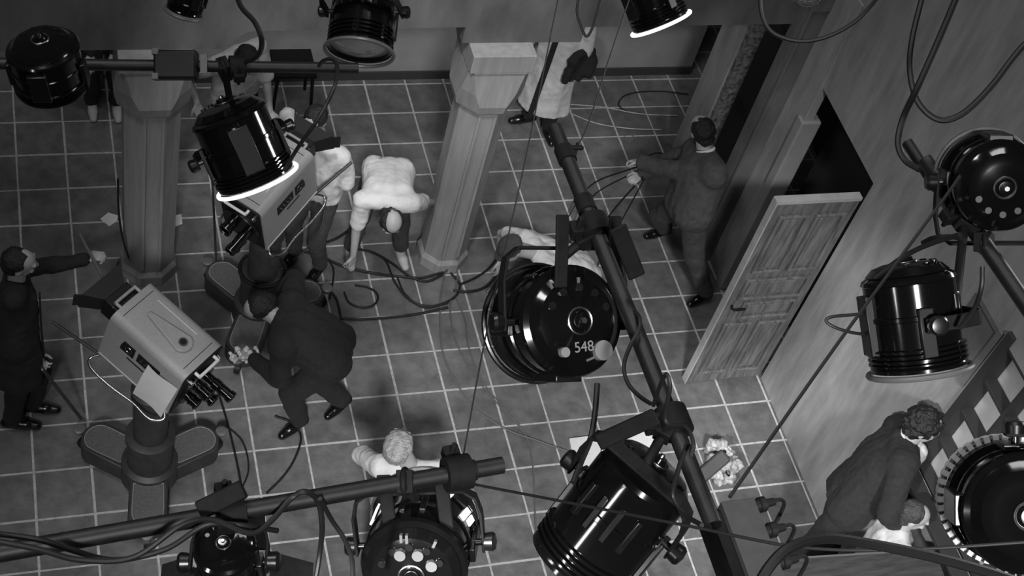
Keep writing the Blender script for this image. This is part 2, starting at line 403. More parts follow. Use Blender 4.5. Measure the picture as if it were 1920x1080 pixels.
# ------------------------------------------------------------------ spotlights
def text_obj(txt, size, o, X, Y, N, m, parent, name='number'):
    cu = bpy.data.curves.new(name, 'FONT'); cu.body = txt; cu.size = size; cu.extrude = .001; cu.align_x = 'CENTER'; cu.align_y = 'CENTER'
    ob = bpy.data.objects.new(name, cu); COL.objects.link(ob)
    bpy.context.view_layer.update()
    me = bpy.data.meshes.new_from_object(ob.evaluated_get(bpy.context.evaluated_depsgraph_get()))
    bpy.data.objects.remove(ob); me.name = name
    M = Matrix(((X.x, Y.x, N.x, o.x), (X.y, Y.y, N.y, o.y), (X.z, Y.z, N.z, o.z), (0, 0, 0, 1)))
    me.transform(M); me.transform(Matrix.Translation(-V(parent.location)))
    me.materials.clear(); me.materials.append(m)
    o2 = bpy.data.objects.new(name, me); COL.objects.link(o2); o2.parent = parent
    return o2
def spotlight(label, back, front, dia, hang, on=False, frame=True, yoke=True, doors=False, leak=False, scallop=False, dots=(), marks=(), num=None, mesh=False, up=None, yk=1.0, strap=False, hue=m_black, frame_m=None, pvf=.02, ytilt=0, group='black theatre spotlights'):
    back, front, hang = V(back), V(front), V(hang)
    c = (back + front) / 2; R = dia / 2
    t = thing('spotlight', c, label, 'spotlight', group)
    ax = (front - back); L = ax.length; ax.normalize()
    upv = V(up) if up is not None else (hang - c)
    a, s, u = basis(ax, upv)          # s = pivot axis, u = towards the hanger
    b = MB()
    pr = [(L * .02, R * .80), (L * .06, R * .93), (L * .10, R * .96), (L * .11, R * .92), (L * .42, R * .92), (L * .43, R * .955), (L * .47, R * .955), (L * .48, R * .92), (L * .74, R * .92)]
    for k in range(4):
        q = L * (.75 + .05 * k); pr += [(q, R * .92), (q + .004, R * 1.0), (q + L * .028, R * 1.0), (q + L * .032, R * .92)]
    pr += [(L * .965, R * .97), (L, R * .97), (L, R * .88), (L * .94, R * .86)]
    b.lathe(back, a, pr, 44, up=u); h = b.build('housing', hue, t, ang=25)
    # rear cap
    b = MB(); b.lathe(back, a, [(-R * .30, 0), (-R * .29, R * .14), (-R * .2, R * .16), (-R * .19, R * .2), (-R * .17, R * .24), (-R * .16, R * .5), (-R * .10, R * .70), (0, R * .80), (L * .02, R * .84), (L * .02, R * .80)], 44, up=u)
    rc = b.build('rear_cap', hue, t, ang=25)
    b = MB(); b.torus(back - a * (R * .19), a, R * .22, R * .025, 28, 8); b.lathe(back - a * (R * .3), a, [(-R * .05, 0), (-R * .05, R * .05), (0, R * .06)], 16); b.build('focus_knob', m_steel, rc)
    for k in range(5):
        th = radians(25 + 32 * k); e = s * cos(th) + u * sin(th)
        b = MB(); o = back - a * (R * .14) + e * (R * .56); b.lathe(o, -a, [(0, R * .07), (R * .03, R * .07), (R * .03, 0)], 14); b.build('vent_cap', m_black2, rc)
    # lens and front ring
    b = MB(); b.lathe(front - a * (L * .05), a, [(0, R * .87), (.012, R * .7), (.03, R * .4), (.036, 0)], 44, up=u); b.build('lens', m_lens_on if on else m_lens, t)
    if frame:
        b = MB(); b.torus(front + a * .012, a, R * 1.03, .010, 44, 8, up=u); b.build('filter_frame', m_lens_on if on == 2 else (frame_m or m_frame), t)
    # side rails / latches
    for k in (-1, 1):
        b = MB(); o = c + s * (k * R * .97) - u * R * .1; b.box(o + a * L * .1, L * .5, .02, .05, a, s, u); b.build('side_rail', m_black2, t, bevel=.004)
    b = MB(); b.box(c - u * (R * .95) , L * .62, R * .5, .03, a, s, u); b.build('lower_tray', m_black2, t, bevel=.004)
    for k in (-.6, -.2, .2, .6):
        b = MB(); b.box(c + u * (R * .93) * cos(k) + s * (R * .93) * sin(k) - a * L * .08, L * .3, R * .12, .016, a, (s * cos(k) - u * sin(k)), (u * cos(k) + s * sin(k))); b.build('vent', m_black2, t, bevel=.003)
    # yoke
    pv = c + a * (L * pvf)
    if yoke:
        qy = radians(ytilt); uy = u * cos(qy) - a * sin(qy); ay = a * cos(qy) + u * sin(qy)
        yr = R * 1.16; yh = R * 1.32 * yk
        pts = [pv + s * yr - uy * .03, pv + s * yr + uy * (yh * .55), pv + s * (yr * .93) + uy * (yh * .86), pv + s * (yr * .74) + uy * yh, pv - s * (yr * .74) + uy * yh, pv - s * (yr * .93) + uy * (yh * .86), pv - s * yr + uy * (yh * .55), pv - s * yr - uy * .03]
        b = MB(); b.sweep(pts, .010, .048, ay); b.build('yoke', m_iron, t, smooth=False, bevel=.003)
        for k in (-1, 1):
            b = MB(); o = pv + s * (k * yr); b.lathe(o, s * k, [(-R * .2, .012), (.0, .012), (.004, .03), (.03, .033), (.04, .026), (.045, 0)], 18); b.build('tilt_knob', m_black2, t)
        top = pv + uy * yh
        b = MB(); b.cyl(top - uy * .03, top + (hang - top) * .98, .016); b.build('spigot', m_iron, t)
        d = (hang - top); d = d.normalized() if d.length > 1e-3 else uy
        b = MB(); b.box(hang - d * .02, .07, .05, .10, *basis(d.cross(s) if d.cross(s).length > .1 else a, d)); b.torus(hang, s, .036, .011, 24, 8); b.build('clamp', m_iron, t, bevel=.003)
    if strap:
        for k in (-.38, .62):
            b = MB(); o = pv + s * (k * R); b.sweep([o + u * R * .55 - a * R * .62, o + u * R * 1.1 - a * R * .7, o + u * R * 1.75 - a * R * .75], .045, .012, a); b.build('strap', m_iron, t, bevel=.004)
    if doors:
        for e, w_ in ((u, s), (-u, s), (s, u), (-s, u)):
            b = MB(); fo = front + a * .02 + e * (R * 1.0)
            b.prism([(-R * .95, 0), (R * .95, 0), (R * .75, R * 1.5), (-R * .75, R * 1.5)], fo, w_, (a * .35 + e * .9).normalized(), (e * .35 - a * .9).normalized(), .006); b.build('barn_door', m_iron, t, smooth=False)
    if leak:
        for th, ln in ((-58, .16), (-8, .1), (34, .22), (62, .22), (72, .14)):
            th = radians(th); e = u * cos(th) + s * sin(th); tt = s * cos(th) - u * sin(th)
            b = MB(); o = back + a * (L * .66) + e * (R * .965); b.box(o, L * ln * 1.6, R * .13, .006, (a + tt * .25).normalized(), tt, e); b.build('light_slot', m_leak, t, smooth=False)
    if scallop:
        b = MB(); n = 44
        b.torus(front + a * .03, a, R * 1.05, .007, 60, 8)
        for k in range(n):
            th = 2 * pi * k / n; e = s * cos(th) + u * sin(th); b.box(front + a * .012 + e * (R * 1.01), .05, .017, .03, a, a.cross(e), e)
        b.build('toothed_rim', m_white_paint, t, smooth=False)
    if mesh:
        b = MB()
        for k in range(9):
            th = pi * k / 9; e = s * cos(th) + u * sin(th)
            b.tube([front + e * R, front + e * R * .7 + a * R * .5, front + a * R * .72, front - e * R * .7 + a * R * .5, front - e * R], .003, 6, 5)
        for k in range(1, 4): b.torus(front + a * R * .72 * sin(k * .42), a, R * cos(k * .42), .003, 30, 6)
        b.build('wire_guard', m_frame, t)
    iu = (UP - a * UP.dot(a)).normalized(); ir = (RT - a * RT.dot(a)).normalized()
    ir = iu.cross(-a) if iu.cross(-a).dot(RT) > 0 else -(iu.cross(-a))
    for (dx_, dy_, r_, mm_) in dots:
        b = MB(); o = back - a * (R * .12) + ir * (dx_ * R) + iu * (dy_ * R); b.lathe(o, -a, [(-.03, r_ * R), (R * .1, r_ * R), (R * .1, 0)], 20); b.build('painted_dot', mm_, rc)
    for (dx_, dy_, w_, h_, an) in marks:
        an = radians(an); X_, Y_ = ir * cos(an) + iu * sin(an), iu * cos(an) - ir * sin(an)
        b = MB(); o = back - a * (R * (.17 - .16 * max(0, (dx_ * dx_ + dy_ * dy_) ** .5 - .5) / .3)) + ir * (dx_ * R) + iu * (dy_ * R); b.box(o, w_ * R, h_ * R, .016, X_, Y_, a); b.build('painted_mark', m_dot, rc, smooth=False)
    if num:
        o = back - a * (R * .23) + ir * (num[1] * R) + iu * (num[2] * R); q = radians(5); X_, Y_ = ir * cos(q) + iu * sin(q), iu * cos(q) - ir * sin(q)
        ob = text_obj(num[0], R * .25, o, X_, Y_, -a, m_mark, t); 
    return t
def on_pipe(p, q, px):
    # point of pipe p-q nearest to the pixel column px
    best = min((i / 400 for i in range(401)), key=lambda k: (pj(V(p).lerp(V(q), k))[0] - px[0]) ** 2 + (pj(V(p).lerp(V(q), k))[1] - px[1]) ** 2)
    return V(p).lerp(V(q), best)
# middle spotlight, numbered
spotlight('large black spotlight numbered 548 seen from behind in the middle of the photo', atd(1078, 602, 4.62), atd(1010, 606, 4.86), .385, on_pipe(a2, b2, (1118, 430)), strap=True, yk=.95, frame_m=m_black2, pvf=-.22,
          up=UP, dots=((-.30, -.52, .085, m_mark), (.42, -.50, .17, m_mark)), marks=((-.46, .56, .05, .2, 25), (.02, .66, .05, .14, -5), (.22, -.64, .16, .04, 20), (-.34, .47, .07, .05, 40)), num=('548', .04, -.44))
# left spotlight on the back pipe
spotlight('black spotlight glinting beside the left column with its lit front edge over the second camera', atd(424, 205, 6.64), atd(481, 335, 6.76), .385, on_pipe(a1, b1, (420, 128)), on=2, up=atd(395, 150, 6.6) - atd(450, 270, 6.6), yk=.9)
# top spotlight with oval frame
spotlight('black upright spotlight at the top edge showing the oval frame of its front', atd(692, -55, 7.25), atd(674, 94, 7.14), .335, atd(700, -150, 7.0), up=UP - FW * .3, yk=.9)
# top right lit
spotlight('black spotlight at the top edge with a glowing front ring', atd(1190, -85, 7.70), atd(1238, 40, 7.80), .33, atd(1200, -160, 7.6), on=2, up=UP, yoke=False)
# small top left
spotlight('small black lamp at the top left corner on the lintel wall', atd(368, -62, 7.4), atd(345, 20, 7.5), .19, atd(345, -90, 7.4), up=UP, yoke=False)
# bottom middle with slots
spotlight('black spotlight with bright slots seen from behind at the bottom edge', atd(774, 1072, 4.62), atd(800, 975, 4.96), .37, on_pipe(a3, b3, (760, 905)), leak=True, up=UP + RT * -.05, yk=.8, strap=True, dots=((-.18, .42, .10, m_dot), (.13, .42, .10, m_dot), (.36, .22, .10, m_dot)), marks=((-.16, .66, .05, .22, 0), (-.06, .66, .05, .22, 0), (.4, .56, .05, .2, -25)))
# big slanting one under the diagonal pipe
spotlight('large black spotlight lying aslant below the diagonal pipe', atd(1222, 880, 4.30), atd(1080, 1060, 4.40), .335, on_pipe(a2, b2, (1245, 790)), up=atd(1262, 800, 4.0) - atd(1170, 960, 4.4), yk=1.0, frame=False, doors=False, ytilt=52, pvf=-.12)
# bottom left with square frame
spotlight('black floodlight with square hinged flaps at the bottom left edge', atd(420, 1022, 4.3), atd(438, 1082, 4.5), .20, on_pipe(a3, b3, (430, 962)), doors=True, up=UP, yk=.8)
# right
spotlight('black spotlight hanging in front of the pale right wall', atd(1700, 508, 4.72), atd(1724, 688, 4.74), .325, on_pipe(a4, b4, (1790, 420)), up=UP + RT * .5, yk=.8)
# right edge upper
spotlight('black spotlight cut by the right edge above the other', atd(1880, 350, 5.0), atd(1845, 332, 5.25), .34, on_pipe(a4, b4, (1840, 455)), up=UP * -1)
# right edge lower with toothed rim
spotlight('black spotlight with a pale toothed rim at the lower right edge', atd(1925, 965, 4.2), atd(1884, 938, 4.5), .38, atd(1990, 900, 4.2), scallop=1, up=RT)
# wire guard at the top
spotlight('small lamp in a wire guard at the top edge of the photo', atd(1512, -45, 6.6), atd(1514, -14, 6.55), .15, atd(1512, -90, 6.5), mesh=True, yoke=False, frame=False, up=UP)
# dim left
spotlight('dim black spotlight at the left edge above the back pipe', atd(78, 84, 5.6), atd(100, 160, 5.75), .30, atd(40, 40, 5.6), up=UP, yoke=False, frame=False)

# ------------------------------------------------------------------ television cameras and their pedestals
def tv_camera(cx, cy, cz, yaw, pitch, label, vis):
    Fw = V((cos(yaw) * cos(pitch), sin(yaw) * cos(pitch), -sin(pitch))); Lf = V((-sin(yaw), cos(yaw), 0)); Up = Fw.cross(Lf)
    O = V((cx, cy, cz)); L, W, H = .59, .37, .50
    P = lambda f, l, u: O + Fw * f + Lf * l + Up * u
    t = thing('television_camera', O - Up * (H / 2), label, 'television camera', 'studio television cameras')
    # body: rounded along the two upper long edges
    prof = [(-W / 2, -H / 2), (W / 2, -H / 2)]
    for sgn in (1, -1):
        arc = [(W / 2 - .055 + .055 * cos(radians(k)), H / 2 - .055 + .055 * sin(radians(k))) for k in range(0, 91, 15)]
        prof += arc if sgn == 1 else [(-x, y) for x, y in arc[::-1]]
    b = MB(); b.prism(prof, P(-L / 2, 0, 0), Lf, Up, Fw, L); body = b.build('body', m_cam, t, ang=50)
    b = MB(); b.box(P(L / 2 + .006, 0, .0), .014, W * .93, H * .93, Fw, Lf, Up); b.build('front_plate', m_cam_dark, t, bevel=.004)
    b = MB(); b.box(P(0, 0, -H / 2 - .02), L * .94, W * .9, .04, Fw, Lf, Up); b.build('base_plate', m_cam_dark, t, bevel=.004)
    # teardrop cover on the top
    def tear(r0, r1, x0, x1, sc_=1):
        pts = []
        for k in range(-80, 81, 10): pts.append((x1 + r1 * cos(radians(k)), r1 * sin(radians(k))))
        for k in range(100, 261, 20): pts.append((x0 + r0 * cos(radians(k)), r0 * sin(radians(k))))
        return pts
    b = MB(); b.prism(tear(.018, .068, -.14, .12), P(0, -.01, H / 2), Fw, Lf, Up, .022); b.build('top_cover', m_cam, t, bevel=.006)
    b = MB(); b.lathe(P(.125, -.01, H / 2 + .02), Up, [(0, .03), (.008, .03), (.008, .021), (.0, .02), (.0, 0)], 20); b.build('cover_lock', m_steel, t)
    b = MB(); b.lathe(P(.125, -.01, H / 2 + .021), Up, [(0, .022), (.004, .02), (.004, 0)], 18); b.build('lock_centre', m_cam_dark, t)
    b = MB(); b.box(P(-.02, .105, H / 2 + .001), L * .55, .004, .004, Fw, Lf, Up); b.build('seam_strip', m_white_paint, t, smooth=False)
    for q in (-.245, .245):
        b = MB(); b.box(P(q, 0, H / 2 + .0005), .004, W * .72, .003, Fw, Lf, Up); b.build('seam', m_cam_dark, t, smooth=False)
    # carrying handles front and rear
    for k in (-1, 1):
        b = MB(); f0 = k * (L / 2 - .005); z = H / 2 - .03
        b.tube([P(f0, .085, z), P(f0 + k * .05, .085, z), P(f0 + k * .055, .078, z), P(f0 + k * .055, -.078, z), P(f0 + k * .05, -.085, z), P(f0, -.085, z)], .011, 10, 4); b.build('carrying_handle', m_white_paint if k == 1 else m_cam, t)
    # side windows with dials, both sides
    for sd in (1, -1):
        S = Lf * sd
        def SP(f, u, o=0): return P(f, sd * (W / 2 + o), u)
        b = MB(); b.prism([(-.165, -.03), (-.06, -.03), (-.06, .075), (-.15, .075), (-.165, .02)], SP(0, .045, -.004), Fw, Up, S, .009); pn = b.build('meter_window', m_cam_dark, t, smooth=False)
        b = MB(); b.torus(SP(-.105, .07, .006), S, .026, .003, 22, 6); b.build('dial', m_steel, pn)
        b = MB(); b.prism([(-.035, -.02), (.14, -.02), (.14, .072), (-.035, .072)], SP(0, .045, -.004), Fw, Up, S, .009); pn = b.build('control_window', m_cam_dark, t, smooth=False)
        for q in (0, .035, .07, .105):
            b = MB(); b.cyl(SP(q, .072, .002), SP(q, .072, .014), .008, n=12); b.build('switch_knob', m_steel, pn)
        b = MB(); b.box(SP(-.03, -.03, .001), .14, .012, .004, Fw, Up, S); b.build('slot', m_cam_dark, t, smooth=False)
        b = MB(); b.box(SP(0, -H / 2 + .02, .001), L * .97, .006, .004, Fw, Up, S); b.build('lower_seam', m_white_paint, t, smooth=False)
        # bright bumper rail round the lower edge
        b = MB(); pts = [SP(-L / 2 + .02, -H / 2 - .0, .0), SP(-L / 2 - .01, -H / 2 - .03, .05), SP(-L / 2 + .04, -H / 2 - .05, .085), SP(-.1, -H / 2 - .055, .09), SP(.08, -H / 2 - .05, .075), SP(.2, -H / 2 - .05, .085), SP(L / 2 - .03, -H / 2 - .04, .07), SP(L / 2 + .005, -H / 2 - .02, .03), SP(L / 2 - .02, -H / 2, 0)]
        b.tube(pts, .0085, 10, 6); b.build('bumper_rail', m_chrome, t)
    # lens turret
    b = MB(); b.lathe(P(L / 2, 0, -.05), Fw, [(0, .15), (.02, .155), (.035, .15), (.035, 0)], 36); tr = b.build('lens_turret', m_black2, t)
    for i, (an, ln, r) in enumerate(((25, .22, .038), (115, .12, .045), (205, .09, .04), (295, .14, .042))):
        an = radians(an); o = P(L / 2 + .03, .085 * cos(an), -.05 + .085 * sin(an))
        b = MB(); b.lathe(o, Fw, [(0, r * .8), (ln * .3, r * .8), (ln * .31, r), (ln * .5, r), (ln * .51, r * .9), (ln * .85, r * .9), (ln * .86, r * 1.08), (ln, r * 1.08), (ln, r * .9), (ln - .02, r * .86), (ln - .03, 0)], 24); le = b.build('lens', m_black, tr)
        b = MB(); b.torus(o + Fw * ln, Fw, r * .98, .003, 24, 6); b.build('lens_ring', m_steel, le)
    for k in (-1, 1):
        b = MB(); b.cyl(P(L / 2, k * .13, .17), P(L / 2 + .045, k * .13, .17), .018, n=14); b.build('cue_lamp', m_steel, t)
    # viewfinder hood at the back
    b = MB(); b.box(P(-L / 2 - .06, 0, .1), .12, .20, .16, Fw, Lf, Up); vf = b.build('viewfinder', m_cam_dark, t, bevel=.006)
    b = MB(); b.box(P(-L / 2 - .01, 0, .185), .016, .21, .012, Fw, Lf, Up); b.box(P(-L / 2 - .045, 0, .185), .010, .21, .012, Fw, Lf, Up); b.build('hood_strip', m_steel, vf, smooth=False)
    b = MB(); r0 = [P(-L / 2 - .12, a, .1 + c) for a, c in ((-.085, -.065), (.085, -.065), (.085, .065), (-.085, .065))]; r1 = [P(-L / 2 - .24, a, .1 + c) for a, c in ((-.17, -.09), (.17, -.09), (.17, .07), (-.17, .07))]; r2 = [P(-L / 2 - .20, a, .1 + c) for a, c in ((-.15, -.08), (.15, -.08), (.15, .05), (-.15, .05))]
    b.loft([r0, r1]); b.build('eye_hood', m_rubber, vf, smooth=False)
    for k in (-1, 1):
        b = MB(); b.prism([(-.04, -.05), (.09, -.08), (.10, .05), (-.02, .06)], P(-L / 2 - .2, k * .13, .1), (-Fw + Lf * k * .9).normalized(), Up, Lf, .012); b.build('hood_wing', m_rubber, vf, smooth=False)
    # pan handle
    b = MB(); b.cyl(P(-L / 2 + .02, vis * W * .45, -H / 2 - .03), P(-L / 2 - .32, vis * .26, -H / 2 + .06), .011, n=12); b.build('pan_bar', m_ped, t)
    # wedge mount
    b = MB(); b.lathe(P(0, 0, -H / 2 - .13), Up, [(0, 0), (0, .12), (.05, .14), (.09, .14), (.09, 0)], 30); b.build('panning_head', m_ped, t)
    return t, P
def pedestal(cx, cy, ztop, angs, label, wheel=None):
    t = thing('camera_pedestal', (cx, cy, 0), label, 'camera pedestal', 'three armed camera pedestals')
    h = .225; C0 = V((cx, cy, 0)); Z = V((0, 0, 1))
    b = MB()
    for a in angs:
        X = V((cos(radians(a)), sin(radians(a)), 0)); Y = V((-X.y, X.x, 0))
        pts = [(0, -.13), (.36, -.13)] + [(.40 + .12 * cos(radians(k)), .135 * sin(radians(k))) for k in range(-75, 76, 15)] + [(.36, .13), (0, .13)]
        b.prism(pts, C0 + Z * .06, X, Y, Z, h - .06)
    b.build('tripod_base', m_ped, t, bevel=.008)
    for a in angs:
        X = V((cos(radians(a)), sin(radians(a)), 0)); Y = V((-X.y, X.x, 0)); o = C0 + Z * h
        out = [(.17, -.10), (.36, -.105)] + [(.395 + .10 * cos(radians(k)), .105 * sin(radians(k))) for k in range(-75, 76, 15)] + [(.36, .105), (.17, .10)]
        b = MB(); b.prism(out, o, X, Y, Z, .004); pd = b.build('tread_pad', m_ped_pad, t, smooth=False)
        b = MB(); b.tube([o + X * p + Y * q + Z * .005 for p, q in out + out[:1]], .0028, 6, 1); b.build('pad_trim', m_pad_trim, pd)
        b = MB(); b.lathe(o + X * .56 + Z * -.02, Z, [(-.03, 0), (-.03, .03), (0, .042), (.012, .042), (.016, .034), (.016, .012), (.01, .01), (.01, 0)], 20); b.build('guide_roller', m_frame, t)
        b = MB(); w = C0 + X * .42 + Z * .055
        b.lathe(w - Y * .025, Y, [(0, 0), (0, .045), (.006, .055), (.044, .055), (.05, .045), (.05, 0)], 20); b.lathe(w + X * .1 - Y * .02 - Z * .0, Y, [(0, 0), (0, .05), (.04, .05), (.04, 0)], 18); b.build('castor_wheel', m_rubber, t)
    b = MB(); b.lathe(C0, Z, [(.1, 0), (.1, .2), (h + .03, .19), (h + .05, .155), (h + .3, .15), (h + .31, .165), (h + .36, .165), (h + .37, .14), (h + .38, 0)], 36); b.build('lower_column', m_ped, t)
    b = MB(); b.lathe(C0, Z, [(h + .3, 0), (h + .3, .115), (ztop - .12, .115), (ztop - .11, .13), (ztop - .02, .13), (ztop, .1), (ztop, 0)], 32); b.build('upper_column', m_ped, t)
    if wheel:
        b = MB(); o = C0 + Z * wheel[2]; b.torus(o, Z, .17, .014, 36, 8)
        for k in range(3): b.cyl(o + V((cos(k * 2.1), sin(k * 2.1), 0)) * .1, o + V((cos(k * 2.1), sin(k * 2.1), 0)) * .17, .009, n=8)
        b.build('steering_ring', m_rubber, t)
    return t
c1, P1 = tv_camera(.43, -3.53, 1.50, -.816, .240, 'grey television camera at the left with a paper sheet stuck on its side', -1)
pedestal(.38, -3.57, 1.13, (-97, 143, 22), 'dark pedestal under the television camera nearest the bottom left', None)
c2, P2 = tv_camera(1.30, -2.23, 1.50, -2.365, .25, 'grey television camera under the lit spotlight beside the bending man in white', 1)
pedestal(1.32, -2.23, 1.13, (127, 11, -114), 'dark pedestal of the rear television camera with cables round it', (0, 0, .62))
# paper sheet on the first camera
b = MB(); W = .37
Sn = P1(0, -1, 0) - P1(0, 0, 0); Fn = (P1(1, 0, 0) - P1(0, 0, 0)); Un = (P1(0, 0, 1) - P1(0, 0, 0))
o = P1(.055, -W / 2 - .016, .12)
vs = []
for i in range(9):
    for j in range(7):
        u, v_ = i / 8, j / 6
        vs.append(o + Fn * (.235 * v_ - .01 * u) - Un * (.40 * u) + Sn * (.012 * sin(2.4 * u) + .008 * sin(5 * v_ + 2 * u)))
n0 = len(vs); vs += [p + Sn * .0025 for p in vs]
fs = []
for i in range(8):
    for j in range(6):
        q = (i * 7 + j, i * 7 + j + 1, (i + 1) * 7 + j + 1, (i + 1) * 7 + j); fs += [q[::-1], tuple(k + n0 for k in q)]
for i in range(8): fs += [(i * 7, (i + 1) * 7, (i + 1) * 7 + n0, i * 7 + n0), (i * 7 + 6, i * 7 + 6 + n0, (i + 1) * 7 + 6 + n0, (i + 1) * 7 + 6)]
b.add(vs, fs); tag(b.build('paper_sheet', m_paper), 'plain pale paper sheet hanging on the side of the front television camera', 'paper')

# ------------------------------------------------------------------ people
def voxel_mesh(mb, name, vox, smooth=3):
    me = bpy.data.meshes.new('raw'); me.from_pydata([tuple(p) for p in mb.v], [], mb.f); me.update()
    ob = bpy.data.objects.new('raw', me); COL.objects.link(ob)
    r = ob.modifiers.new('r', 'REMESH'); r.mode = 'VOXEL'; r.voxel_size = vox
    s = ob.modifiers.new('s', 'SMOOTH'); s.iterations = smooth; s.factor = .5
    bpy.context.view_layer.update()
    out = bpy.data.meshes.new_from_object(ob.evaluated_get(bpy.context.evaluated_depsgraph_get()))
    bpy.data.objects.remove(ob); bpy.data.meshes.remove(me); out.name = name
    return out
def flesh(name, mb, m, parent, vox, smooth=3, wr=0, wscale=9, stretch=None):
    me = voxel_mesh(mb, name, vox, smooth)
    if wr:
        cos_ = [v.co.copy() for v in me.vertices]; nr = [v.normal.copy() for v in me.vertices]
        for v, c, n in zip(me.vertices, cos_, nr):
            k = noise.noise(c * wscale) + .6 * abs(noise.noise(c * wscale * 2.1 + V((7, 3, 1)))) - .2
            v.co = c + n * (wr * k)
    me.transform(Matrix.Translation(-V(parent.location)))
    me.materials.clear(); me.materials.append(m); me.polygons.foreach_set('use_smooth', [True] * len(me.polygons))
    o = bpy.data.objects.new(name, me); COL.objects.link(o); o.parent = parent
    return o
def ik(a, c, l1, l2, pole):
    a, c = V(a), V(c); d = c - a; D = d.length
    if D > (l1 + l2) * .999:
        s = D / ((l1 + l2) * .999)
        s = min(s, 1.12); l1 *= s; l2 *= s
        if D > (l1 + l2) * .999: c = a + d.normalized() * (l1 + l2) * .999; d = c - a; D = d.length
    x = (l1 * l1 - l2 * l2 + D * D) / (2 * D); h = sqrt(max(0, l1 * l1 - x * x)); n = d.normalized()
    p = V(pole) - n * V(pole).dot(n)
    if p.length < 1e-3: p = n.cross(V((0, 0, 1)))
    return a + n * x + p.normalized() * h, c
def hand(mb, w, d, n, side, curl=.5, sz=1.0):
    d = V(d).normalized(); n = V(n); n = (n - d * n.dot(d)).normalized(); s = d.cross(n).normalized() * side   # s towards the thumb
    kn = []
    for i, q in enumerate((.033, .011, -.011, -.031)):
        k = w + d * ((.088, .092, .087, .078)[i] * sz) + s * (q * sz); kn.append(k); mb.capsule(w + s * q * .55 * sz + d * .01, k, .0135 * sz, .0115 * sz, 10, 3)
    for i, L in enumerate((.072, .08, .075, .058)):
        p = kn[i]; L *= sz; an = curl * .5 + .06 * i; sp = (.10, .03, -.04, -.12)[i]
        for seg, fr in enumerate((.45, .32, .26)):
            dd = (d * cos(an) + n * sin(an) + s * sp).normalized(); e = p + dd * (L * fr); mb.capsule(p, e, (.0098 - .0008 * seg) * sz, (.0092 - .0009 * seg) * sz, 9, 3); p = e; an += curl * (.8 + .1 * i)
    b0 = w + d * .02 * sz + s * .022 * sz; m1 = b0 + (d * .6 + s * .75 + n * .15).normalized() * .042 * sz; m2 = m1 + (d * .85 + s * .35 + n * (.2 + curl * .4)).normalized() * .032 * sz; m3 = m2 + (d * .95 + s * .05 + n * (.2 + curl * .5)).normalized() * .026 * sz
    mb.capsule(b0, m1, .0145 * sz, .0118 * sz, 9, 3); mb.capsule(m1, m2, .0115 * sz, .0102 * sz, 9, 3); mb.capsule(m2, m3, .010 * sz, .0085 * sz, 9, 3)
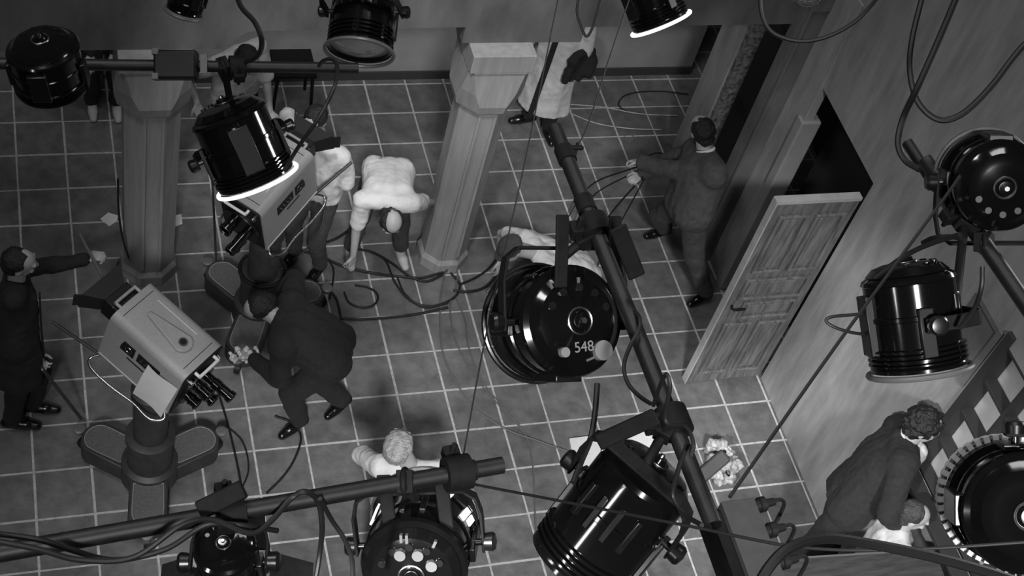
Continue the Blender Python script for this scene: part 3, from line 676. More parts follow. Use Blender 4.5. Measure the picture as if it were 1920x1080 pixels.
def person(label, pel, neck, head, left, face, feet, hands, elbows=(None, None), knees=None, toes=(None, None), top='shirt', top_m=None, bottom_m=None, hair='short', hair_m=None, shoe_m=None, sleeves=1.0, curl=.5, size=1.0, headup=None, hem=None, palms=(None, None), collar=None, bulk=.022, front=None):
    pel, neck, head = V(pel), V(neck), V(head); left = V(left).normalized(); face = V(face).normalized(); S = size
    up = (neck - pel).normalized(); left = (left - up * left.dot(up)).normalized(); fwd = left.cross(up).normalized()   # fwd: front of the chest
    foot0 = V((pel.x, pel.y, 0)); 
    t = thing('person', ((feet[0][0] + feet[1][0]) / 2, (feet[0][1] + feet[1][1]) / 2, 0), label, 'person')
    sh = [neck - up * .055 * S + left * (k * .185 * S) for k in (1, -1)]
    hp = [pel + left * (k * .095 * S) for k in (1, -1)]
    body = MB(); up_c = MB(); lo_c = MB()
    chest = pel + (neck - pel) * .68
    # torso
    for mb_, g in ((body, 0), (up_c, bulk)):
        for k in (0, 1):
            kk = 1 if k == 0 else -1
            mb_.capsule(hp[k] + up * .02, chest + left * (kk * .075 * S), .098 * S + g, .098 * S + g)
            mb_.capsule(chest + left * (kk * .085 * S), sh[k] - left * (kk * .035) - up * .01, .095 * S + g, .058 * S + g)
        mb_.capsule(pel + up * .03, chest, .105 * S + g, .112 * S + g); mb_.capsule(chest, neck - up * .05, .105 * S + g, .06 * S + g)
        mb_.capsule(sh[0], sh[1], .056 * S + g, .056 * S + g)
    hd = (head - neck).normalized()
    body.capsule(neck - up * .04, neck + (head - neck) * .75, .058 * S, .055 * S)
    # head
    hu = V(headup).normalized() if headup is not None else hd
    f = (face - hu * face.dot(hu)).normalized(); hs = hu.cross(f).normalized(); AX = (hs, f, hu); Hc = head
    body.ellip(Hc + hu * .02, AX, (.076 * S, .098 * S, .09 * S)); body.ellip(Hc + f * .022 - hu * .04, AX, (.062 * S, .074 * S, .075 * S)); body.ellip(Hc + f * .052 - hu * .088, AX, (.034, .032, .026))
    body.capsule(Hc + f * .094 + hu * .012, Hc + f * .112 - hu * .028, .009, .014, 8, 3); body.capsule(Hc + f * .098 - hu * .032 - hs * .012, Hc + f * .098 - hu * .032 + hs * .012, .010, .010, 8, 3)
    body.capsule(Hc + f * .088 + hu * .026 - hs * .045, Hc + f * .088 + hu * .026 + hs * .045, .012, .012, 8, 3)
    body.capsule(Hc + f * .088 - hu * .058 - hs * .018, Hc + f * .088 - hu * .058 + hs * .018, .009, .009, 8, 3)
    for k in (-1, 1):
        body.ellip(Hc + hs * (k * .078 * S) - hu * .012 - f * .008, (hs, f, hu), (.011, .022, .033), 10, 8)
        body.ellip(Hc + hs * (k * .038) + f * .072 - hu * .022, AX, (.026, .022, .022), 10, 8)
    # legs
    for k in (0, 1):
        an = V(feet[k]); an = V((an.x, an.y, an.z + .085)); kp = V(knees[k]) if knees else fwd
        kn, an = ik(hp[k], an, .435 * S, .43 * S, kp)
        body.capsule(hp[k], kn, .086 * S, .058 * S); body.capsule(kn, an, .056 * S, .04 * S)
        lo_c.capsule(hp[k], kn, .105 * S, .078 * S); lo_c.capsule(kn, an + (kn - an).normalized() * .03, .078 * S, .064 * S); lo_c.capsule(hp[k], pel + up * .01, .10 * S, .10 * S)
        td = V(toes[k]) if toes[k] is not None else V((fwd.x, fwd.y, 0))
        td = V((td.x, td.y, 0)); td = td.normalized() if td.length > 1e-3 else V((face.x, face.y, 0)).normalized()
        z0 = an.z - .085; sole = V((an.x, an.y, z0))
        body.capsule(sole + V((0, 0, .045)), sole + td * .1 + V((0, 0, .04)), .03, .028, 10, 3)
        sb = MB(); sb.capsule(sole - td * .05 + V((0, 0, .042)), sole + td * .09 + V((0, 0, .042)), .038, .044); sb.capsule(sole + td * .08 + V((0, 0, .036)), sole + td * .165 + V((0, 0, .032)), .044, .032); sb.capsule(sole - td * .02 + V((0, 0, .04)), an + V((0, 0, -.01)), .04, .044)
        for i_, p_ in enumerate(sb.v):
            if p_.z < z0 + .004: sb.v[i_] = V((p_.x, p_.y, z0 + .004))
        flesh('shoe', sb, shoe_m or m_shoe, t, .010, 2)
    # arms
    for k in (0, 1):
        kk = 1 if k == 0 else -1; ep = V(elbows[k]) if elbows[k] is not None else (-fwd * .6 - up * .5 + left * kk * .5)
        el, wr_ = ik(sh[k], V(hands[k]), .30 * S, .265 * S, ep)
        fd = (wr_ - el).normalized(); wr0 = wr_ - fd * .02
        body.capsule(sh[k], el, .046 * S, .038 * S); body.capsule(el, wr0, .038 * S, .026 * S)
        pn = V(palms[k]) if palms[k] is not None else (V((0, 0, -1)) + fwd * .3)
        hand(body, wr0, fd, pn, kk * (1 if True else -1), curl)
        g = bulk
        if sleeves >= 1: up_c.capsule(sh[k], el, .062 * S + g * .4, .05 * S + g * .4); up_c.capsule(el, wr0 - fd * .02, .05 * S + g * .4, .04 * S + g * .3)
        else:
            e2 = sh[k] + (el - sh[k]) * min(1, sleeves * 1.25); up_c.capsule(sh[k], e2, .066 * S + g * .3, .062 * S + g * .3)
            if sleeves > .8: up_c.capsule(el, el + (wr0 - el) * ((sleeves - .8) * 3), .052 * S + g * .3, .048 * S + g * .3)
    if hem:   # long coat hanging from the chest to the hem
        rings = []
        for z_, rx, ry in ((chest.z + .05, .185, .135), (pel.z + .12, .195, .145), (pel.z - .05, .205, .155), ((pel.z + hem[0]) / 2, (hem[1] + .2) / 2, (hem[2] + .155) / 2), (hem[0], hem[1], hem[2])):
            k_ = (z_ - pel.z) / max(.01, chest.z - pel.z); q_ = pel + (chest - pel) * max(0, min(1, k_)); q_ = V((q_.x, q_.y, z_))
            rings.append([q_ + left * (cos(2 * pi * i / 28) * rx * (1 + .05 * cos(i * 1.8) * (1 if k_ < 0 else 0))) + fwd * (sin(2 * pi * i / 28) * ry) for i in range(28)])
        up_c.loft(rings)
        st = MB(); fr = [V((r[7].x, r[7].y, r[7].z)) + fwd * .012 for r in rings]; st.sweep(fr, .05, .01, fwd); st.build('open_front', m_black_cloth, t)
    b_ = flesh('body', body, m_skin, t, .0075, 2)
    flesh('trousers', lo_c, bottom_m or m_trouser, t, .013, 3, .012, 9)
    flesh(top, up_c, top_m, t, .013, 4, .014, 8)
    if collar is not None:
        cb = MB(); cb.torus(neck + (head - neck) * .22 + fwd * .005, hd, .062 * S, .016, 24, 8); flesh('collar', cb, collar, t, .008, 2)
    if front is not None:
        cb = MB(); cb.capsule(neck - up * .03 + fwd * (.05 + bulk), chest - up * .02 + fwd * (.075 + bulk), .07 * S, .075 * S); cb.capsule(neck - up * .06 + left * .05 + fwd * (.04 + bulk), chest + left * .04 + fwd * (.06 + bulk), .06, .06); flesh('shirt_front', cb, front, t, .012, 3, .008, 10)
    for k in (-1, 1):
        e = MB(); e.ellip(Hc + hs * (k * .034) + f * .088 + hu * -.002, AX, (.012, .008, .009), 10, 8); e.build('eye', m_eye, t)
    # hair
    hb = MB(); hm = hair_m or m_hair_dark
    if hair in ('short', 'fair', 'curly', 'bun'):
        r = 1.0 if hair != 'curly' else 1.14
        hb.ellip(Hc - f * .024 + hu * .03, AX, (.085 * S * r, .096 * S * r, .088 * S * r)); hb.ellip(Hc - f * .045 - hu * .03, AX, (.074 * S * r, .066 * S * r, .07 * S * r))
        if hair == 'fair': hb.ellip(Hc - f * .01 + hu * .045, AX, (.092, .108, .075)); hb.ellip(Hc - f * .05 - hu * .05, AX, (.08, .062, .075))
        if hair == 'bun': hb.ellip(Hc - f * .08 - hu * .03, AX, (.07, .06, .07)); hb.ellip(Hc - f * .07 - hu * .10, AX, (.045, .045, .05))
        flesh('hair', hb, hm, t, .008, 2, .02 if hair == 'curly' else .008, 34 if hair == 'curly' else 26)
    elif hair == 'ring':
        hb.torus(Hc + hu * .045, hu, .070, .024, 26, 8, up=f); hb.torus(Hc - f * .006 + hu * .005, hu, .074, .022, 26, 8, up=f); hb.ellip(Hc - f * .05 - hu * .02, AX, (.074, .06, .07)); flesh('hair', hb, hm, t, .008, 2, .008, 26)
    elif hair == 'cap':
        hb.ellip(Hc - f * .008 + hu * .035, AX, (.095, .112, .082)); hb.ellip(Hc + f * .085 + hu * .03, AX, (.07, .06, .012)); flesh('cap', hb, hm, t, .008, 2, .006, 22)
    return t
def u3(x, y, z=0): return V((x, y, z))

# man in white bending over the cables
p_ = at(728, 318, .96)
person('person in a white short sleeved shirt bending over the floor cables', p_, at(728, 385, 1.08), at(733, 412, 1.0), (1, -.05, 0), (0.05, -.55, -.75), (at(655, 478, 0), at(748, 478, 0))[::-1], (at(812, 380, .66), at(655, 520, .20)),
       elbows=(at(803, 296, 1.1) - (at(775, 352, 1.05) + at(812, 380, .66)) / 2, (-.4, .3, .4)), knees=((.1, -1, 0), (-.1, -1, 0)), toes=((.1, -1), (-.1, -1)), top='shirt', top_m=m_white_cloth, bottom_m=m_trouser, hair='ring', hair_m=m_hair_dark, shoe_m=m_shoe_pale, sleeves=.62, curl=.8, headup=(.1, -.75, .45))
# man in the dark suit bending to the left
person('person in a dark suit bending forward behind the front television camera', at(628, 660, .95), at(525, 600, 1.16), at(489, 575, 1.14), (-.1, -1, 0), (-.8, .1, -.6), (at(560, 800, 0), at(642, 762, 0)), (at(470, 668, .78), at(520, 560, .72)),
       elbows=((.3, -.6, -.8), (.2, .8, -.3)), knees=((-1, 0, .1), (-1, 0, .1)), toes=((-.8, -.5), (-.8, -.6)), top='jacket', top_m=m_dark_cloth, bottom_m=m_dark_cloth, hair='short', hair_m=m_hair_dark, shoe_m=m_shoe, sleeves=1, headup=(-.6, -.35, .6), size=1.12, bulk=.045)
# cameraman behind the rear camera
h_ = at(590, 224, 1.68)
person('person in a loose white shirt standing at the back of the rear television camera', V((h_.x + .1, h_.y + .03, .92)), V((h_.x + .07, h_.y - .01, 1.47)), h_, (.75, -.65, 0), (-.65, -.75, -.5), (V((h_.x + .2, h_.y - .05, 0)), V((h_.x + .02, h_.y + .12, 0))), (at(628, 322, 1.02), at(548, 268, 1.3)),
       elbows=((.3, -.3, -1), (-.2, .8, -.4)), top='shirt', top_m=m_white_cloth, bottom_m=m_trouser, hair='short', sleeves=.7, headup=(-.3, -.65, .7))
# person in the long pale coat
f_ = (at(985, 228, 0) + at(1020, 248, 0)) / 2 + V((.03, .05, 0))
person('person in a long pale coat with a dark jacket over one arm', f_ + V((0, 0, .95)), f_ + V((.02, .02, 1.47)), f_ + V((-.03, -.02, 1.66)), (.72, -.7, 0), (-.75, -.65, -.1), (at(1022, 250, 0), at(988, 228, 0)), (at(1085, 128, .86), f_ + V((-.3, .0, .9))),
       elbows=((.9, -.2, -.5), (-.6, .5, -.6)), toes=((.05, -1), (-1, -.1)), top='coat', top_m=m_coat_cloth, bottom_m=m_black_cloth, hair='short', hem=(.27, .255, .235))
# woman pulling cables
person('person in a grey jacket striding left and hauling cables before the set wall', at(1290, 392, .93), at(1325, 292, 1.38), at(1316, 243, 1.55), (-.1, -1, 0), (-.05, .95, -.4), (at(1318, 562, 0), at(1240, 440, 0)), (at(1190, 302, 1.02), at(1200, 330, .95)),
       elbows=((.2, -.7, -.7), (.2, .6, -.6)), knees=((-1, 0, .2), (-1, 0, .2)), toes=((-.9, -.35), (-.9, -.2)), top='jacket', top_m=m_grey_cloth, bottom_m=m_grey_cloth, hair='bun', sleeves=1, collar=m_white_cloth, headup=(-.3, 0, .95), curl=1.1, bulk=.06, size=1.12)
# crouching person in white with a grey cap
person('person in white with a grey cap crouching behind the numbered spotlight', at(1095, 505, .36), at(1000, 472, .72), at(958, 466, .80), (.35, -.9, 0), (-.8, -.35, -.5), (at(1050, 560, 0), at(1050, 515, 0)), (at(912, 545, .06), at(938, 492, .25)),
       elbows=((-.2, -.7, .4), (-.3, .7, .3)), knees=((-.6, -.5, .9), (-.8, .2, .9)), top='shirt', top_m=m_white_cloth, bottom_m=m_white_cloth, hair='cap', hair_m=m_grey_cloth, shoe_m=m_shoe_pale, sleeves=.6, headup=(-.6, -.1, .75))
# fair-haired person at the bottom
h_ = at(746, 836, 1.62); n_ = at(772, 872, 1.45)
person('fair haired person seen from above below the end of the lower pipe', V((n_.x + .03, n_.y + .04, .93)), n_, h_, (.9, -.2, 0), (.35, .75, -.35), (V((n_.x + .14, n_.y + .02, 0)), V((n_.x - .06, n_.y + .06, 0))), (V((n_.x + .34, n_.y + .1, .95)), V((n_.x - .1, n_.y + .3, 1.0))),
       top='shirt', top_m=m_white_cloth, bottom_m=m_trouser, hair='fair', hair_m=m_hair_fair, sleeves=.7, headup=(-.15, -.35, .9))
# dark jacket over white shirt, curly hair
person('person with curly hair in a dark suit and white collar leaning by the right wall', at(1590, 938, 1.10), at(1700, 826, 1.66), at(1732, 798, 1.84), (.55, .8, 0), (.85, -.5, -.35), (at(1500, 1120, 0), at(1450, 1085, 0)), (V((5.20, -5.22, 1.36)), V((5.12, -5.32, 1.28))),
       elbows=((.1, .3, -.9), (-.4, -.7, -.5)), top='jacket', top_m=m_dark_cloth, bottom_m=m_dark_cloth, hair='curly', hair_m=m_hair_dark, collar=m_white_cloth, size=1.15, bulk=.05, front=m_white_cloth)
# white top, lower right
person('person in a white top with short dark hair behind the bench at the lower right', at(1640, 1062, .92), at(1688, 988, 1.36), at(1713, 966, 1.52), (.35, .9, 0), (.85, -.45, -.35), (at(1560, 1190, 0), at(1530, 1210, 0)), (V((5.17, -5.60, 1.12)), V((5.06, -5.68, 1.06))),
       elbows=((.3, .6, -.5), (-.2, -.7, -.5)), top='shirt', top_m=m_coat_cloth, bottom_m=m_trouser, hair='short', hair_m=m_hair_mid, sleeves=.6, bulk=.03)
# operator of the front camera, at the left edge
person('person in black at the left edge holding the pan handle of the front camera', at(30, 640, .95), at(30, 520, 1.44), at(36, 492, 1.62), (.1, 1, 0), (1, .05, -.2), (at(62, 770, 0), at(25, 800, 0)), (at(168, 484, 1.22), at(72, 672, .82)),
       elbows=((-.2, .5, -.8), (-.3, -.6, -.7)), toes=((1, -.2), (1, -.2)), top='coat', top_m=m_black_cloth, bottom_m=m_black_cloth, hair='short', hem=(.55, .22, .17), curl=1.1)
# dim figure behind the left column
f_ = at(196, 205, 0)
person('person in dark clothes and pale shoes standing in shade left of the left column', f_ + V((0, .05, .94)), f_ + V((0, .06, 1.45)), f_ + V((0, .0, 1.63)), (1, 0, 0), (0, -1, -.2), (f_ + V((.1, 0, 0)), f_ + V((-.1, 0.02, 0))), (at(205, 152, .75), at(178, 160, .8)),
       top='jacket', top_m=m_black_cloth, bottom_m=m_black_cloth, hair='short', shoe_m=m_shoe_pale)
# dim figure in a white shirt near the back wall
n_ = at(447, 96, 1.42)
person('person in a white shirt half hidden behind the back pipe and lit spotlight', V((n_.x + .02, n_.y + .1, .92)), n_, at(464, 113, 1.5), (.85, .4, 0), (.4, -.8, -.5), (V((n_.x + .1, n_.y + .12, 0)), V((n_.x - .08, n_.y + .1, 0))), (V((n_.x + .25, n_.y - .2, .95)), V((n_.x - .3, n_.y - .1, .95))),
       top='shirt', top_m=m_white_cloth, bottom_m=m_black_cloth, hair='short', sleeves=.7, headup=(.2, -.4, .85))
# jacket over the arm of the person in the pale coat
b = MB()
for (p, q, r0, r1) in (((1100, 98, 1.0), (1080, 140, .82), .06, .05), ((1086, 96, 1.02), (1062, 140, .82), .055, .05), ((1108, 105, .98), (1098, 138, .86), .045, .04), ((1092, 92, 1.04), (1066, 112, 1.0), .05, .045), ((1072, 110, 1.0), (1054, 146, .82), .04, .04)):
    b.capsule(at(*p) + V((.02, -.03, 0)), at(*q) + V((.02, -.03, 0)), r0, r1)
r_ = bpy.data.objects.new('tmp', None); r_.location = at(1085, 120, .8)
o = flesh('jacket', b, m_black_cloth, r_, .012, 3, .025, 10); o.parent = None; o.location = r_.location; bpy.data.objects.remove(r_)
tag(o, 'folded black jacket hung over the arm of the person in the pale coat', 'jacket')

# ------------------------------------------------------------------ cables, ropes and rods
def cord(name, pts, r, m, label, cat='cable', group=None, n=8):
    b = MB(); b.tube(pts, r, n, 8); return tag(b.build(name, m), label, cat, group)
def D(*a): return [atd(x, y, d) for x, y, d in a]
G = 'cables hanging round the lighting pipes'
cord('cable', D((438, -30, 6.0), (452, 12, 6.05), (478, 42, 6.1), (491, 78, 6.15), (482, 105, 6.3), (450, 120, 6.5)), .012, m_cable, 'thick cable dropping from the top edge to the back left pipe', group=G)
cord('cable', D((598, 124, 6.45), (606, 114, 6.4), (622, 111, 6.35), (632, 124, 6.3), (628, 160, 6.2), (612, 195, 6.2), (592, 230, 6.2), (562, 272, 6.3), (533, 318, 6.5)), .009, m_cable, 'cable looping from the end of the back pipe down to the lit spotlight', group=G)
cord('rope', D((1088, -20, 6), (1082, 20, 6), (1089, 48, 6), (1099, 68, 6), (1109, 56, 6), (1118, 28, 6), (1128, -10, 6)), .006, m_cable, 'short rope loop hanging from the top edge before the pale coat', 'rope')
cord('cable', D((1424, -20, 5.8), (1429, 30, 5.8), (1450, 62, 5.8), (1497, 77, 5.8), (1550, 69, 5.8), (1606, 38, 5.8), (1655, -15, 5.8)), .009, m_cable, 'cable sagging in a wide loop at the top right', group=G)
cord('cable', D((1733, -20, 5.2), (1711, 70, 5.2), (1706, 130, 5.2), (1718, 185, 5.2), (1745, 217, 5.2), (1775, 225, 5.2), (1812, 208, 5.2), (1860, 160, 5.2), (1915, 90, 5.2), (1990, 20, 5.2)), .0115, m_cable, 'black cable hanging in a U near the right edge', group=G)
cord('cable', D((1800, -20, 4.9), (1762, 70, 4.95), (1722, 160, 5.0), (1694, 220, 5.1), (1684, 268, 5.1), (1697, 300, 5.1), (1724, 318, 5.05)), .012, m_cable, 'thick cable curving down to the stub of the right pipe', group=G)
cord('guy_rope', D((1800, 330, 4.25), (1770, 372, 4.2), (1570, 645, 3.9), (1368, 932, 3.6)), .0048, m_cable, 'straight dark guy rope crossing diagonally before the pale right wall', 'rope')
cord('guy_rope', D((872, 905, 4.35), (1080, 945, 4.0), (1300, 988, 3.7), (1500, 1026, 3.5), (1700, 1030, 3.4), (1990, 1012, 3.3)), .0042, m_cable, 'dark rope crossing the bottom from the lower pipe to the right edge', 'rope')
cord('cable', D((1405, 1130, 2.6), (1440, 1066, 2.62), (1482, 1026, 2.65), (1545, 1010, 2.7), (1620, 1018, 2.75), (1740, 1042, 2.8), (1860, 1075, 2.85), (1960, 1110, 2.9)), .0105, m_rubber, 'very thick black cable arching across the bottom right corner', group=G)
cord('cable', D((1180, 575, 4.5), (1197, 592, 4.42), (1199, 615, 4.38), (1182, 648, 4.35), (1170, 685, 4.3), (1177, 718, 4.25), (1198, 742, 4.2), (1220, 757, 4.15)), .0065, m_cable, 'cable curling off the middle of the diagonal pipe beside the numbered spotlight', group=G)
cord('cable', D((1120, 720, 4.5), (1116, 770, 4.45), (1108, 820, 4.4), (1090, 865, 4.35), (1075, 905, 4.3)), .0095, m_cable, 'straight stiff cable dropping below the numbered spotlight', group=G)
cord('cable', D((1225, 760, 4.0), (1238, 722, 3.9), (1250, 702, 3.85), (1256, 728, 3.85), (1248, 790, 3.9), (1285, 800, 3.85), (1300, 830, 3.8), (1296, 855, 3.8)), .006, m_cable, 'cable tied in a loop on the diagonal pipe above the aslant spotlight', group=G)
cord('cable', D((1290, 830, 3.85), (1272, 880, 3.9), (1262, 930, 3.95), (1285, 965, 3.9), (1316, 985, 3.8)), .007, m_cable, 'cable hanging beside the diagonal pipe at the back of the aslant spotlight', group=G)
cord('cable', D((-60, 995, 3.75), (64, 1010, 3.8), (130, 1030, 3.85), (215, 1050, 3.9), (310, 1030, 3.95), (385, 985, 4.0), (450, 985, 4.0), (520, 995, 4.1)), .0085, m_cable, 'cable draped along the lower left pipe towards the square floodlight', group=G)
cord('cable', D((-60, 1005, 3.7), (64, 1028, 3.75), (150, 1050, 3.8), (250, 1045, 3.85), (340, 985, 3.9), (400, 975, 3.95), (470, 1000, 4.0), (510, 975, 4.05), (545, 935, 4.1), (572, 922, 4.1), (596, 940, 4.15), (604, 985, 4.2), (600, 1035, 4.3), (588, 1110, 4.3)), .0085, m_cable, 'cable wound over the lower left pipe and falling off the bottom edge', group=G)
cord('cable', D((600, 935, 4.1), (622, 975, 4.2), (645, 1010, 4.25), (660, 1050, 4.3), (662, 1110, 4.35)), .0075, m_cable, 'thin cable falling off the bottom edge beside the slotted spotlight', group=G)
cord('wire', D((1050, -20, 5.4), (985, 300, 5.0), (915, 610, 4.7), (868, 858, 4.45)), .0026, m_cable, 'thin wire from the top edge down to the end clamp of the lower pipe', 'wire', n=6)
cord('wire', D((1186, -20, 5.4), (1142, 110, 5.2), (1102, 235, 5.0), (1080, 278, 4.9)), .0026, m_cable, 'thin wire from the top edge to the clip on the diagonal pipe', 'wire', n=6)
cord('cable', D((1640, 585, 4.72), (1600, 590, 4.7), (1560, 594, 4.68), (1549, 602, 4.68), (1566, 614, 4.68), (1600, 624, 4.7), (1640, 628, 4.74)), .0055, m_cable, 'cable looping out of the left side of the right hand spotlight', group=G)
cord('cable', D((1842, 500, 4.4), (1840, 540, 4.4), (1826, 580, 4.45), (1800, 615, 4.5)), .0075, m_cable, 'cable falling from the right hand pipe behind the spotlight', group=G)
cord('cable', D((1640, 520, 4.5), (1700, 478, 4.4), (1750, 455, 4.3), (1800, 440, 4.2)), .0085, m_cable, 'cable bridging the right hand spotlight and its pipe', group=G)
cord('cable', D((1730, 455, 4.4), (1750, 446, 4.35), (1785, 444, 4.3), (1810, 452, 4.25)), .0075, m_cable, 'short upper cable behind the right hand pipe clamp', group=G)
cord('cable', [aty(x, y, -1.86) for x, y in ((221, 335), (223, 400), (231, 450))] + [at(246, 496, .1), at(264, 532, .012)], .008, m_cable, 'cable hanging down the left edge of the left column', group=G)
# wire clips and clamps on the pipes
b = MB(); b.capsule(atd(1083, 270, 4.9), atd(1077, 296, 4.88), .006, .005); b.capsule(atd(1074, 277, 4.89), atd(1090, 277, 4.89), .009, .009); tag(b.build('wire_clip', m_iron), 'small dark wire clip above the diagonal pipe near the black shoes', 'clip')
def clamp(p, ax, label, sc=1.0):
    t = thing('pipe_clamp', p, label, 'clamp', 'scaffold clamps on the pipes'); a, s, u = basis(ax, (0, 0, 1))
    b = MB(); b.lathe(V(p) - a * .03 * sc, a, [(0, .028), (0, .042 * sc), (.06 * sc, .042 * sc), (.06 * sc, .028)], 24); b.build('band', m_iron, t)
    b = MB(); b.box(V(p) + s * .05 * sc, .05, .05, .04, a, s, u); b.cyl(V(p) + s * .05 * sc - u * .05, V(p) + s * .05 * sc + u * .06, .009, n=10); b.build('bolt', m_iron, t, bevel=.003)
dP2 = (V(b2) - V(a2)).normalized(); dP3 = (V(b3) - V(a3)).normalized()
clamp(on_pipe(a2, b2, (1110, 430)), dP2, 'dark clamp on the diagonal pipe over the numbered spotlight', 1.25)
clamp(on_pipe(a2, b2, (1265, 790)), dP2, 'dark clamp on the diagonal pipe over the aslant spotlight', 1.3)
clamp(on_pipe(a3, b3, (858, 890)), dP3, 'dark clamp near the free end of the lower pipe', 1.3)
clamp(on_pipe(a3, b3, (430, 965)), dP3, 'dark clamp on the lower pipe over the square floodlight', 1.4)
clamp(on_pipe(a1, b1, (445, 126)), V((1, 0, 0)), 'dark clamp on the back pipe above the lit spotlight', 1.2)
clamp(on_pipe(a4, b4, (1795, 410)), V(b4) - V(a4), 'dark clamp on the right hand pipe', 1.3)
# flat struts over the numbered spotlight
def strut(p, q, w, label, m=m_iron):
    b = MB(); b.sweep([V(p), V(q)], w, .02, FW); tag(b.build('hanger_bar', m, bevel=.006), label, 'bar', 'flat hanger bars of the spotlights')
strut(atd(1158, 425, 4.35), atd(1195, 520, 4.45), .055, 'flat black hanger bar with a wing bolt right of the diagonal pipe')
strut(atd(372, 958, 4.0), atd(458, 916, 4.05), .055, 'flat black hanger bar sticking out above the lower left pipe')
strut(atd(1362, 852, 4.3), atd(1300, 905, 4.3), .045, 'flat grey bar over the crumpled plastic', m_board)
strut(atd(1120, 830, 4.1), atd(1232, 780, 4.0), .05, 'flat dark bar crossing the back of the aslant spotlight', m_iron)
# junction box on the back pipe
t = thing('junction_box', on_pipe(a1, b1, (332, 124)), 'dark junction box with pale corners on the back left pipe', 'junction box')
o = V(t.location) - FW * .02
b = MB(); b.box(o, .19, .13, .08, RT, UP, FW); b.build('case', m_cam_dark, t, bevel=.012)
for k in (-1, 1):
    b = MB(); b.box(o - RT * .085 + UP * (k * .055) - FW * .02, .03, .03, .05, RT, UP, FW); b.build('corner', m_dot, t, bevel=.004)
b = MB(); b.box(o + RT * .13 - FW * .035 + UP * .0, .03, .085, .01, RT, UP, FW); b.build('label_plate', m_dot, t, smooth=False)
# socket trunking at the end of the diagonal pipe
e1 = at(1352, 940, 5.62); x1 = e1.x
t = thing('socket_trunking', V((x1 + .04, e1.y - .3, 5.5)), 'grey socket trunking with plugs at the lower end of the diagonal pipe', 'trunking')
b = MB(); b.mm(x1, x1 + .105, e1.y - .8, e1.y, 5.54, 5.62); b.build('channel', m_board, t, smooth=False, bevel=.003)
b = MB(); b.mm(x1 - .035, x1 - .001, e1.y - .8, e1.y - .02, 5.50, 5.60); b.build('side_rail', m_black2, t, smooth=False)
for k, (px, py) in enumerate(((1400, 950), (1420, 998), (1440, 1058))):
    q = at(px + 2, py, 5.58); y = q.y
    pl = thing('plug', (x1 + .13, y, 5.58), ['black cable plug at the far end of the socket trunking', 'black cable plug in the middle of the socket trunking', 'black cable plug at the near end of the socket trunking'][k], 'plug', 'plugs in the socket trunking')
    b = MB(); b.lathe(V((x1 + .104, y, 5.575)), V((1, .10, 0)), [(0, 0), (0, .018), (.03, .018), (.032, .023), (.05, .023), (.052, .014), (.085, .011), (.085, 0)], 18); b.build('plug_body', m_rubber, pl)
    b = MB(); b.tube([(x1 + .18, y + .01, 5.575), (x1 + .22, y + .015, 5.565), (x1 + .24, y + .01, 5.5), (x1 + .2, y - .04, 5.3)], .006, 8, 5); b.build('lead', m_cable, pl)

# floor cables
def F(*a, z=.012): return [at(x, y, z) + V((0, 0, random.uniform(0, .012))) for x, y in a]
GF = 'cables lying on the tiled floor'
def fc(pts, r, m, label): cord('floor_cable', F(*pts), r, m, label, 'cable', GF)
fc(((560, 470), (600, 480), (640, 500), (690, 512), (740, 518), (790, 522), (832, 512)), .011, m_cable, 'floor cable running from the rear pedestal to the column foot')
fc(((668, 468), (700, 474), (735, 495), (770, 520), (800, 528), (830, 516)), .010, m_cable, 'floor cable curving past the pale shoe of the bending man in white')
fc(((690, 470), (722, 490), (740, 530), (770, 565), (810, 576), (850, 560), (862, 535), (845, 512)), .009, m_cable, 'floor cable making a wide coil at the foot of the middle column')
fc(((745, 520), (760, 552), (795, 578), (840, 570)), .008, m_cable, 'short floor cable inside the coil by the column foot')
fc(((645, 548), (655, 568), (680, 578), (702, 572), (708, 555), (692, 540), (665, 536)), .0085, m_cable, 'small ring of floor cable by the reaching hand')
fc(((640, 598), (680, 600), (740, 595), (790, 588), (840, 578)), .010, m_cable, 'nearly straight floor cable behind the person in the dark suit')
fc(((835, 505), (826, 560), (826, 620), (830, 660), (850, 710), (890, 765), (950, 805), (1010, 828), (1066, 848)), .007, m_cable_pale, 'long floor cable sweeping from the column to the pale board')
fc(((845, 560), (845, 600), (858, 650), (885, 700), (930, 755), (975, 800), (996, 850), (1002, 920), (1005, 990), (1022, 1060)), .006, m_cable_pale, 'long thin floor cable running down towards the bottom edge')
fc(((858, 515), (855, 555), (872, 600), (878, 650), (905, 715), (945, 765), (985, 815)), .006, m_cable_pale, 'thin floor cable beside the long sweep in the middle')
fc(((850, 545), (880, 548), (910, 538), (935, 512), (955, 485)), .011, m_cable, 'dark floor cable leading to the crouching person')
fc(((862, 535), (890, 522), (915, 505), (932, 484)), .009, m_cable, 'upper dark floor cable near the hands of the crouching person')
fc(((580, 560), (610, 545), (630, 560), (640, 600)), .009, m_cable, 'short floor cable beside the light pad of the rear pedestal')
fc(((598, 460), (628, 450), (650, 436), (662, 420)), .010, m_cable, 'floor cable between the rear camera and the bending man')
fc(((605, 400), (590, 430), (600, 470), (625, 505), (618, 560)), .008, m_cable, 'floor cable passing close behind the rear pedestal')
fc(((500, 925), (530, 895), (552, 862), (564, 822), (548, 795), (515, 782)), .008, m_cable, 'floor cable bending round the shoe of the person in the dark suit')
fc(((405, 725), (425, 790), (440, 850), (450, 900), (455, 940)), .008, m_cable, 'floor cable trailing from the lenses of the front camera')
fc(((425, 800), (455, 830), (466, 880), (450, 925)), .006, m_cable, 'thin looped floor cable right of the front pedestal')
fc(((1290, 178), (1240, 172), (1195, 174), (1168, 182), (1160, 198), (1175, 210)), .006, m_cable, 'thin floor cable curled near the back wall')
